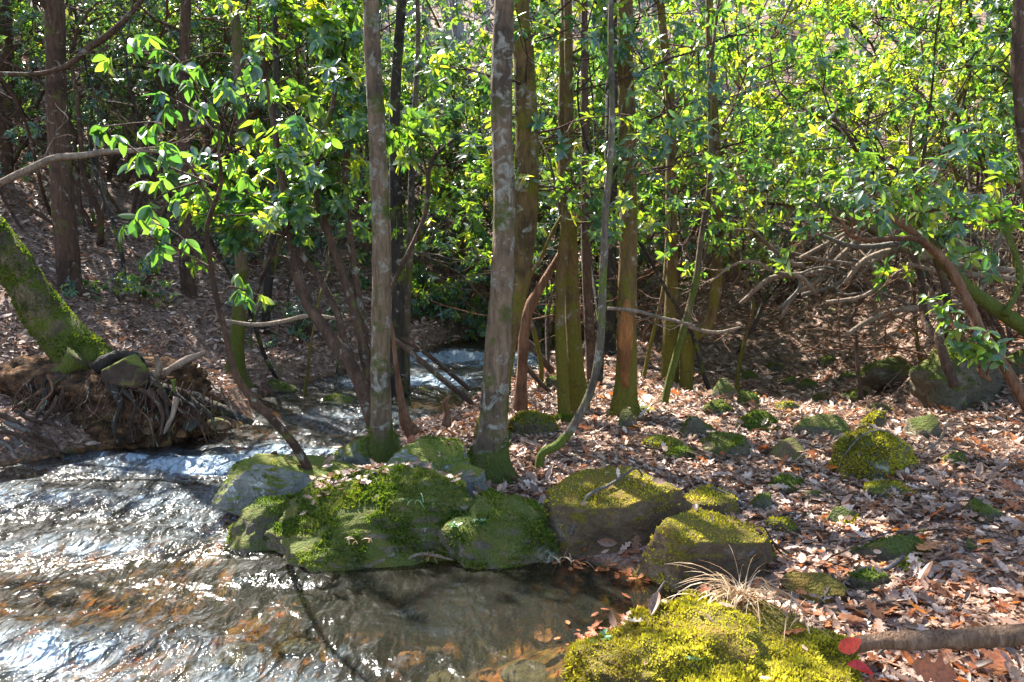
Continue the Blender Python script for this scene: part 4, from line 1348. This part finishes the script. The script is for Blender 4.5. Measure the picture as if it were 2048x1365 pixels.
def put(kind_list, i, x, y, s=1.0, dz=-.05, rot=None, label=None, group=None):
    pr = kind_list[i % len(kind_list)]
    if pr.name not in used:
        used.add(pr.name)
        o = pr
    else:
        o = copy_tree(pr)
    o.location = (x, y, H1(x, y) + dz)
    o.rotation_euler = (0, 0, rs.uniform(0, 2 * PI) if rot is None else rot)
    o.scale = (s, s, s * rs.uniform(.92, 1.08))
    if label:
        o['label'] = label
    if group:
        o['group'] = group
    return o


def at(px, Y):
    return (px - 1024) / F * Y, Y


n = 0
# back thicket: (pixel column, depth, scale)
for px, Y, s in [(600, 18.5, 1.2), (900, 14.6, 1), (1070, 12.8, .9), (1120, 13.8, 1.1), (1230, 13.5, 1), 
                 (1400, 15.5, 1.1), (1550, 14.6, .95), (1600, 16.4, .78), (1660, 15.6, .72), (1720, 15.0, .78), (1810, 14.8, 1.05), (1900, 11.2, 1.0), (1880, 13.6, 1.15),
                 (1975, 9.8, 1.0), (2050, 8.2, .95), (2090, 10.4, 1), (2000, 14, 1), (740, 18, 1.2), (560, 14.8, 1), (1120, 15.5, 1.0), (1850, 15.5, .9), (480, 15.6, 1.1), (640, 17.5, 1.1),
                 (2120, 13, 1.1), (2170, 8.4, 1), (1450, 16.8, 1.2), (380, 14.0, 1.2), (900, 19.5, 1.3), (1240, 19.5, 1.3), (1080, 18.5, 1.4), (1330, 17.5, 1.3), (1000, 17.2, 1.2), (1440, 18.5, 1.3), (1150, 16.8, 1.2), (1840, 18, 1.4), (1950, 17, 1.3), (1180, 13.2, 1.15), (1050, 15.2, 1.25), (950, 15.6, 1.25), (780, 19, 1.3), (2180, 16, 1.1), (1010, 14.4, .9), (800, 17.4, 1.2)]:
    x, y = at(px, Y)
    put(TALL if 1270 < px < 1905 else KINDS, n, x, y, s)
    n += 1
for px, Y, s in [(190, 10.8, 1), (300, 12.2, 1), (10, 12, 1.1), (120, 13.5, 1.1), (420, 13.6, 1), (-120, 11, 1.1), (60, 16.5, 1.2), (500, 16.5, 1.1), (200, 18.5, 1.2), (560, 20, 1.5), (720, 21, 1.5), (60, 20, 1.5), (150, 22, 1.5), (-80, 19, 1.4), (480, 19, 1.3), (110, 17.5, 1.3), (640, 23, 1.5), (20, 14, 1.2), (230, 13.5, 1.2), (-40, 15, 1.2)]:
    x, y = at(px, Y)
    put(HILL, n, x, y, s)
    n += 1
for px, Y, s in [(250, 9.6, .6), (590, 10.6, .6), (860, 13.4, 1), (930, 13.6, 1), (990, 13.8, .9), (790, 14.2, 1), (430, 12.4, .8), (560, 12.6, .8), (1060, 13.6, 1)]:
    x, y = at(px, Y)
    put(LOWK, n, x, y, s)
    n += 1
for px, Y, s in [(1600, 14.6, 1), (1740, 13.8, 1), (1680, 14.8, 1), (1550, 15.2, 1), (2010, 10.4, 1), (1930, 12.6, 1.1), (1915, 12.4, 1.05), (1970, 8.0, .8), (1590, 14.6, 1.1), (1830, 14.4, 1), (2030, 9.0, 1), (1760, 13.2, 1.1), (1460, 14.4, 1), (1990, 11.4, 1.1), (1330, 12.4, 1), (1260, 11, 1)]:
    x, y = at(px, Y)
    put(BARE, n, x, y, s)
    n += 1

# slender bare saplings among the trunks
def slender(seed, h):
    rs2 = np.random.default_rng(seed)
    e = thing('slender_sapling', (0, 0, 0), 'slender bare sapling among the trunks in front of the thicket', 'sapling', 'slender bare saplings')
    c, d = [np.array([0, 0, -.1])], np.array([rs2.normal() * .25, rs2.normal() * .25, 1])
    for k in range(9):
        d = d + rs2.normal(size=3) * [.22, .22, .05]
        d /= np.linalg.norm(d)
        c.append(c[-1] + d * h / 9)
    mb = MB()
    cc = tube(mb, c, np.linspace(.026, .006, 10), 8, 3, .2, 9, seed)
    mb.build('trunk', M[['bark_brown', 'bark_grey', 'bark_dark', 'bark_moss'][seed % 4]], e)
    mb = MB()
    for k in range(7):
        i = int(len(cc) * (.3 + .68 * k / 7))
        bough(mb, cc[i], rs2.normal(size=3) * [1, 1, .3] + [0, 0, .4], rs2.uniform(.4, .9), .007, rs2, 4, 1)
    mb.build('crown', M['bark_brown'], e)
    return e


SLIM = [slender(400 + k, h) for k, h in enumerate([4.2, 3.4, 5.0, 3.8])]
for k, (px, Y) in enumerate([(440, 9.0), (500, 9.8), (560, 9.2), (585, 8.7), (610, 10.4), (655, 9.4), (690, 10.0), (540, 11.2), (850, 13.2), (900, 12.8), (960, 13.0), (1075, 8.4), (1100, 9.6), (1165, 9.2), (1200, 8.2), (1285, 8.6), (1310, 10.2), (1365, 10.6),
                             (1460, 8.6), (1490, 9.6), (1530, 13.4), (1580, 13.8), (1470, 12.2), (1860, 9.2), (1920, 8.4), (1985, 8.8), (250, 9.8), (320, 10.6), (70, 10.2), (205, 11.4)]):
    x, y = at(px, Y)
    put(SLIM, k, x, y, rs.uniform(.8, 1.15))

# bare grey trees on the distant hillsides
def bare_tree(seed, h):
    rs2 = np.random.default_rng(seed)
    e = thing('bare_tree', (0, 0, 0), 'bare grey tree on the distant hillside behind the thicket', 'tree', 'bare trees on the distant hillside')
    c = [np.array([0, 0, -.3])]
    for k in range(8):
        c.append(c[-1] + np.array([rs2.normal() * .15, rs2.normal() * .15, h / 8]))
    r = np.linspace(.20, .03, 9) * h / 14
    mb = MB()
    cc = tube(mb, c, r, 9, 3, .08, 3, seed)
    mb.build('trunk', M['bark_far'], e)
    mb = MB()
    for k in range(13):
        i = int(len(cc) * (.25 + .75 * k / 13))
        a = rs2.uniform(0, 2 * PI)
        bough(mb, cc[i], np.array([math.cos(a), math.sin(a), .8]), rs2.uniform(1.5, 3.2) * (1.2 - k / 20), .035, rs2, 4, 2)
    mb.build('crown', M['bark_far'], e)
    return e


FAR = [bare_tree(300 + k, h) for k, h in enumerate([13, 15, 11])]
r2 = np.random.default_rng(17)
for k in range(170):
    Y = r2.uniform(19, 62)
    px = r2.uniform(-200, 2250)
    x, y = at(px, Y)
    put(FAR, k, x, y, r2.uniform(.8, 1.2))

# ------------------------------------------------------------------ leaf litter
def litter(name, pts, size, tpl, seed, mat='litter', tint=None, onrock=True):
    r = np.random.default_rng(seed)
    N = len(pts)
    z = HT(pts[:, 0], pts[:, 1])
    e = .04
    nx = -(HT(pts[:, 0] + e, pts[:, 1]) - z) / e
    ny = -(HT(pts[:, 0], pts[:, 1] + e) - z) / e
    nr = np.column_stack([nx, ny, np.ones(N)])
    keep = np.ones(N, bool)
    if onrock:
        for k in range(N):
            if pts[k, 1] < 10.5:
                zz, nn = top(pts[k, 0], pts[k, 1], z[k])
                if zz > z[k] + .012:
                    if zz - z[k] > .03 and (r.random() > .02 or nn[2] < .75):
                        keep[k] = False
                    z[k] = zz
                    nr[k] = nn / max(nn[2], .3)
    p = np.column_stack([pts, z + r.uniform(.004, .03, N)])
    a = r.uniform(0, 2 * PI, N)
    d = np.column_stack([np.cos(a), np.sin(a), r.normal(size=N) * .25])
    nr = nr + r.normal(size=(N, 3)) * .30
    tn = np.clip(r.beta(1.8, 2.2, N), 0, 1) if tint is None else tint
    mb = MB()
    k = keep
    add_leaves(mb, tpl, p[k], d[k], nr[k], (size * np.exp(r.normal(size=N) * .28))[k], tn[k], wscale=r.uniform(.8, 1.3, k.sum()), curl=r.uniform(-1.3, 2.2, k.sum()))
    return mb.build(name, M[mat])


def scatter(n, ylo, yhi, xl, xr, seed, right=True, thin=True, shore=.03):
    r = np.random.default_rng(seed)
    u = r.random(n * 3)
    Y = ylo * (yhi / ylo) ** u
    px = r.uniform(xl, xr, n * 3)
    X = (px - 1024) / F * Y
    ins = inside(X, Y)
    h = HT(X, Y) - WZ(Y)
    ok = (~ins) & ((h > shore) | (X > 1.5))
    if thin:
        ok &= fbm(np.column_stack([X, Y, 0 * X]) * 1.1, 3, 55) > -.42
    return np.column_stack([X, Y])[ok][:n]


r = np.random.default_rng(66)
p = scatter(6500, 1.6, 5.2, 700, 2700, 1)
tag(litter('leaf_litter', p, r.uniform(.028, .075, len(p)), LT_OAK, 2), 'thick carpet of pale pinkish brown fallen leaves on the near right bank', 'fallen leaves', kind='stuff')
p = scatter(11500, 1.6, 5.2, 700, 2700, 11)
tag(litter('leaf_litter', p, r.uniform(.028, .065, len(p)), LT_DEAD, 12), 'curled broken leaves filling in the near leaf carpet', 'fallen leaves', kind='stuff')
p = scatter(66000, 4.2, 24, 820, 2350, 3)
tag(litter('leaf_litter', p, r.uniform(.032, .07, len(p)) * np.clip(p[:, 1] / 7, 1, 1.6), LT_LOB, 4), 'carpet of fallen leaves over the right bank and dry hollow', 'fallen leaves', kind='stuff')
p = scatter(42000, 4.6, 26, -160, 1100, 5)
tag(litter('leaf_litter', p, r.uniform(.035, .075, len(p)) * np.clip(p[:, 1] / 9, 1, 1.8), LT_DEAD, 6), 'fallen leaves covering the left hillside across the stream', 'fallen leaves', kind='stuff')
p = scatter(2600, 2.2, 12, 850, 2500, 7)
tag(litter('rust_leaves', p, r.uniform(.05, .10, len(p)), LT_OAK, 8, 'litter_rust', np.clip(r.beta(2, 2, len(p)), 0, 1)), 'scattered rusty orange oak leaves on the leaf carpet', 'fallen leaves', kind='stuff')

# a few single leaves one can point at
def one_leaf(label, px, py, Y, L, mat, d, nr, tint=.5, tpl=LT_FINE, name='fallen_leaf', w=1.6, curl=.8):
    mb = MB()
    p = P(px, py, Y)
    add_leaves(mb, tpl, p[None], np.array([d], float), np.array([nr], float), [L], np.array([tint]), wscale=w, curl=[curl])
    return tag(mb.build(name, M[mat], None, p), label, 'leaf')


one_leaf('bright red rounded leaf at the tip of the brown log', 1678, 1300, 2.42, .075, 'red_leaf', (1, .3, .22), (-.2, -.75, .6), .75, w=1.6, curl=-1.6)
one_leaf('darker red leaf under the bright red one', 1695, 1330, 2.40, .085, 'red_leaf', (1, -.2, -.02), (.1, -.35, .9), .1, w=1.3, curl=1.8)
one_leaf('large brown lobed oak leaf below the brown log', 1915, 1355, 2.45, .16, 'litter_rust', (-1, .1, .22), (0, -.9, .5), .25, LT_OAK, w=1.3)
one_leaf('dark orange leaf standing against the slim tree foot', 822, 892, 5.3, .075, 'litter_rust', (.1, .1, 1), (0, -1, .2), .2, w=1.9)
one_leaf('rusty oak leaf on the moss mound', 860, 1048, 4.30, .11, 'litter', (-1, .1, .1), (0, -.6, .8), .55, LT_OAK, w=1.3)
one_leaf('upright curled brown leaf on the moss mound', 880, 1035, 4.30, .09, 'litter', (-.2, 0, 1), (.3, -1, .2), .4, LT_OAK, w=1.2)
one_leaf('dry brown leaf between the two golden boulders', 1270, 1100, 3.9, .08, 'litter', (.1, .1, 1), (0, -1, .2), .1, LT_OAK, w=1.3)

# wet leaves washed up along the pool edge
r = np.random.default_rng(72)
E = np.array(R_EDGE[3:16])
k = r.integers(0, len(E) - 1, 420)
u = r.random(420)[:, None]
pts = E[k] * (1 - u) + E[k + 1] * u + r.normal(size=(420, 2)) * .05
N = len(pts)
z = np.maximum(HT(pts[:, 0], pts[:, 1]), WZ(pts[:, 1])) + r.uniform(.004, .014, N)
mb = MB()
add_leaves(mb, LT_LOB, np.column_stack([pts, z]), r.normal(size=(N, 3)) * [1, 1, .1], np.array([[0, 0, 1.0]]) + r.normal(size=(N, 3)) * .15, r.uniform(.025, .06, N), r.beta(1.4, 3, N), wscale=1.2, curl=r.uniform(-.6, 1, N))
tag(mb.build('shore_leaves', M['litter_rust']), 'dark wet leaves washed up along the edge of the pool', 'fallen leaves', kind='stuff')

# leaves gathered on the moss mound
r = np.random.default_rng(70)
px = np.concatenate([r.normal(690, 42, 90), r.normal(870, 60, 70)])
py = np.concatenate([r.normal(1003, 10, 90), r.normal(1045, 18, 70)])
pts = np.array([GT_ for GT_ in [P(a, b, 4.50)[:2] + r.normal(size=2) * [0, .08] for a, b in zip(px, py)]])
z = np.array([top(a, b)[0] for a, b in pts])
mb = MB()
N = len(pts)
d = r.normal(size=(N, 3)) * [1, 1, .3]
add_leaves(mb, LT_OAK, np.column_stack([pts, z + .022]), d, np.array([[0, -.2, 1.0]]) + r.normal(size=(N, 3)) * .35, r.uniform(.035, .075, N), r.uniform(.15, .85, N), wscale=1.1, curl=r.uniform(-1, 2, N))
tag(mb.build('leaf_drift', M['litter']), 'small drift of pale dead leaves lying on the moss mound', 'fallen leaves', kind='stuff')

# ------------------------------------------------------------------ small plants
def tuft(label, px, py, Y, n, L, mat, seed, name='grass_tuft', lean=(0, 0), cat='grass tuft', wd=.004):
    r = np.random.default_rng(seed)
    p0 = P(px, py, Y)
    p0[2] = top(p0[0], p0[1])[0]
    mb = MB()
    for k in range(n):
        a = r.uniform(0, 2 * PI)
        d = np.array([math.cos(a) * .35 + lean[0], math.sin(a) * .35 + lean[1], 1.0])
        p = p0 + np.array([r.normal() * .035, r.normal() * .03, -.02])
        ln = L * r.uniform(.5, 1.1)
        pts = [p]
        bend = r.uniform(.15, .75)
        for s in range(6):
            d = d / np.linalg.norm(d)
            p = p + d * ln / 6
            pts.append(p)
            d = d + np.array([math.cos(a) * .3 + lean[0], math.sin(a) * .3 + lean[1], -bend])
        pts = np.array(pts)
        w = wd * r.uniform(.6, 1.3) * np.array([1, 1, .95, .85, .7, .5, .15])
        sd = np.array([math.sin(a + r.normal()), -math.cos(a), .2])
        V = np.concatenate([pts + sd * w[:, None], pts - sd * w[:, None]])
        m = len(pts)
        Q = [(i, i + 1, m + i + 1, m + i) for i in range(m - 1)]
        mb.add(V, Q, None, r.uniform(.1, .95))
    return tag(mb.build(name, M[mat], None, p0), label, cat)


tuft('big arching tuft of dry straw grass on the golden moss', 1480, 1195, 2.95, 120, .34, 'straw', 1, lean=(.05, 0), wd=.0028)
tuft('smaller dry straw tuft right of the big one', 1560, 1190, 3.0, 55, .27, 'straw', 2, lean=(.12, 0), wd=.0026)
tuft('dry straw blades bending down over the moss', 1590, 1240, 2.85, 22, .22, 'straw', 3, lean=(.15, -.1))
tuft('dead leaf fronds hanging at left of the dry tuft', 1438, 1215, 2.98, 24, .18, 'straw', 4, lean=(-.12, 0))
tuft('green grass tuft drooping over the pale boulder', 1720, 1165, 3.45, 14, .18, 'small_leaf', 5, lean=(.1, -.05), wd=.002)
tuft('single curled green blade above the pale boulder', 1610, 1170, 3.4, 4, .20, 'small_leaf', 6)
tuft('sparse fine grass on the moss mound', 860, 1100, 4.1, 12, .13, 'straw', 7)
tuft('thin dry stalks at the foot of the big moss mound', 720, 1118, 4.05, 10, .12, 'straw', 8)
tuft('green blades on the moss mound slope', 830, 1065, 4.2, 8, .12, 'small_leaf', 9)
tuft('fine dry stems before the large golden boulder', 1150, 1060, 4.1, 10, .18, 'straw', 10)
tuft('dry stalks in the shaded hollow', 1740, 830, 6.7, 22, .3, 'straw', 11)
tuft('short dry stalks beside the broken stick', 1570, 860, 6.3, 12, .25, 'straw', 12)
tuft('dark drooping dead grass by the hollow stump', 1300, 790, 7.0, 30, .22, 'straw', 13)


def rosette(label, px, py, Y, n, L, seed, name='herb', mat='small_leaf'):
    r = np.random.default_rng(seed)
    p0 = P(px, py, Y)
    p0[2] = top(p0[0], p0[1])[0] + .006
    mb = MB()
    a = np.arange(n) * 2.4
    d = np.column_stack([np.cos(a), np.sin(a), r.uniform(.2, .9, n)])
    p = p0 + r.normal(size=(n, 3)) * [.012, .012, .006]
    add_leaves(mb, LT_MID, p, d, np.array([[0, 0, 1.0]]) + r.normal(size=(n, 3)) * .2, r.uniform(.6, 1.1, n) * L, r.uniform(.2, 1, n), wscale=1.4)
    return tag(mb.build(name, M[mat], None, p0), label, 'plant')


rosette('pale green rosette on the left corner of the golden moss', 1210, 1262, 2.72, 12, .035, 1)
rosette('pale rosette in the middle of the golden moss', 1390, 1310, 2.5, 10, .035, 2)
rosette('small fir moss sprig at the crest of the golden moss', 1284, 1222, 3.0, 34, .03, 3)
rosette('second fir moss sprig near the dry tuft', 1355, 1218, 3.02, 34, .03, 4)
rosette('dark green sprig low on the golden moss', 1215, 1335, 2.5, 24, .04, 5)
rosette('tiny green seedling before the large golden boulder', 1155, 1120, 3.85, 12, .03, 6)
rosette('small clover like herb at the water side of the mound', 910, 1085, 4.1, 20, .03, 7)
rosette('second clover like herb on the mound', 960, 1075, 4.1, 20, .03, 8)
rosette('green herb beside the gap between boulders', 1225, 1130, 3.85, 16, .028, 9)
rosette('small green herb in leaves right of the boulders', 1575, 1100, 3.9, 16, .035, 10)
rosette('leafy seedling at the foot of the broken stub', 925, 818, 6.4, 16, .07, 11)

# twigs lying on the leaves
r = np.random.default_rng(101)
for k in range(46):
    left = k % 3 == 0
    for _ in range(50):
        Y = r.uniform(3.2, 10) if not left else r.uniform(7.5, 13)
        px = r.uniform(1050, 2050) if not left else r.uniform(0, 650)
        x, y = at(px, Y)
        if not inside(np.array([x]), np.array([y]))[0] and H1(x, y) > .08:
            break
    a = r.uniform(-.6, .6) + (PI if r.random() < .5 else 0)
    L = r.uniform(.2, .9)
    pts, rad = [], []
    r0 = r.uniform(.004, .012)
    for s in range(6):
        xx, yy = x + math.cos(a) * L * (s / 5 - .5), y + math.sin(a) * L * (s / 5 - .5)
        pts.append(np.array([xx, yy, top(xx, yy)[0] + r0 + .015]) + r.normal(size=3) * .012)
        rad.append(r0 * (1 - .1 * s))
    mb = MB()
    tube(mb, pts, rad, 6, 2, .2, 20, k)
    tag(mb.build('twig', M[['wood_pale', 'wood_grey', 'bark_brown'][k % 3]], None, pts[0]), 'fallen twig lying on the hillside leaves' if left else 'fallen twig lying on the right bank leaves', 'twig',
        'twigs on the hillside' if left else 'twigs on the right bank')

# ------------------------------------------------------------------ light, sky, camera
AZ, EL = math.radians(37), math.radians(50)          # sun to the left of straight ahead
sd = Vector((-math.sin(AZ) * math.cos(EL), math.cos(AZ) * math.cos(EL), math.sin(EL)))
sun = bpy.data.lights.new('sun', 'SUN')
sun.energy = 5.0
sun.angle = math.radians(.53)
sun.color = (1.0, .95, .86)
so = bpy.data.objects.new('sun', sun)
so.rotation_euler = sd.to_track_quat('Z', 'Y').to_euler()
so.location = (-8, 10, 14)
COL.objects.link(so)
w = bpy.data.worlds.new('World')
S.world = w
w.use_nodes = True
nt = w.node_tree
nt.nodes.clear()
sk = nt.nodes.new('ShaderNodeTexSky')
sk.sky_type = 'NISHITA'
sk.sun_disc = False
sk.sun_elevation = EL
sk.sun_rotation = -AZ
bg = nt.nodes.new('ShaderNodeBackground')
bg.inputs['Strength'].default_value = .108
wo = nt.nodes.new('ShaderNodeOutputWorld')
nt.links.new(sk.outputs[0], bg.inputs[0])
nt.links.new(bg.outputs[0], wo.inputs[0])

cam = bpy.data.cameras.new('camera')
cam.lens = 28
cam.sensor_width = 36
cam.clip_end = 500
co = bpy.data.objects.new('camera', cam)
co.location = (0, 0, CAMZ)
co.rotation_euler = (PI / 2 - PITCH, 0, 0)
COL.objects.link(co)
S.camera = co
S.view_settings.view_transform = 'Standard'
S.view_settings.look = 'None'
S.view_settings.exposure = 2.56
S.view_settings.gamma = 1
S.cycles.max_bounces = 7
S.cycles.transparent_max_bounces = 12
S.cycles.transmission_bounces = 6
S.cycles.use_denoising = True
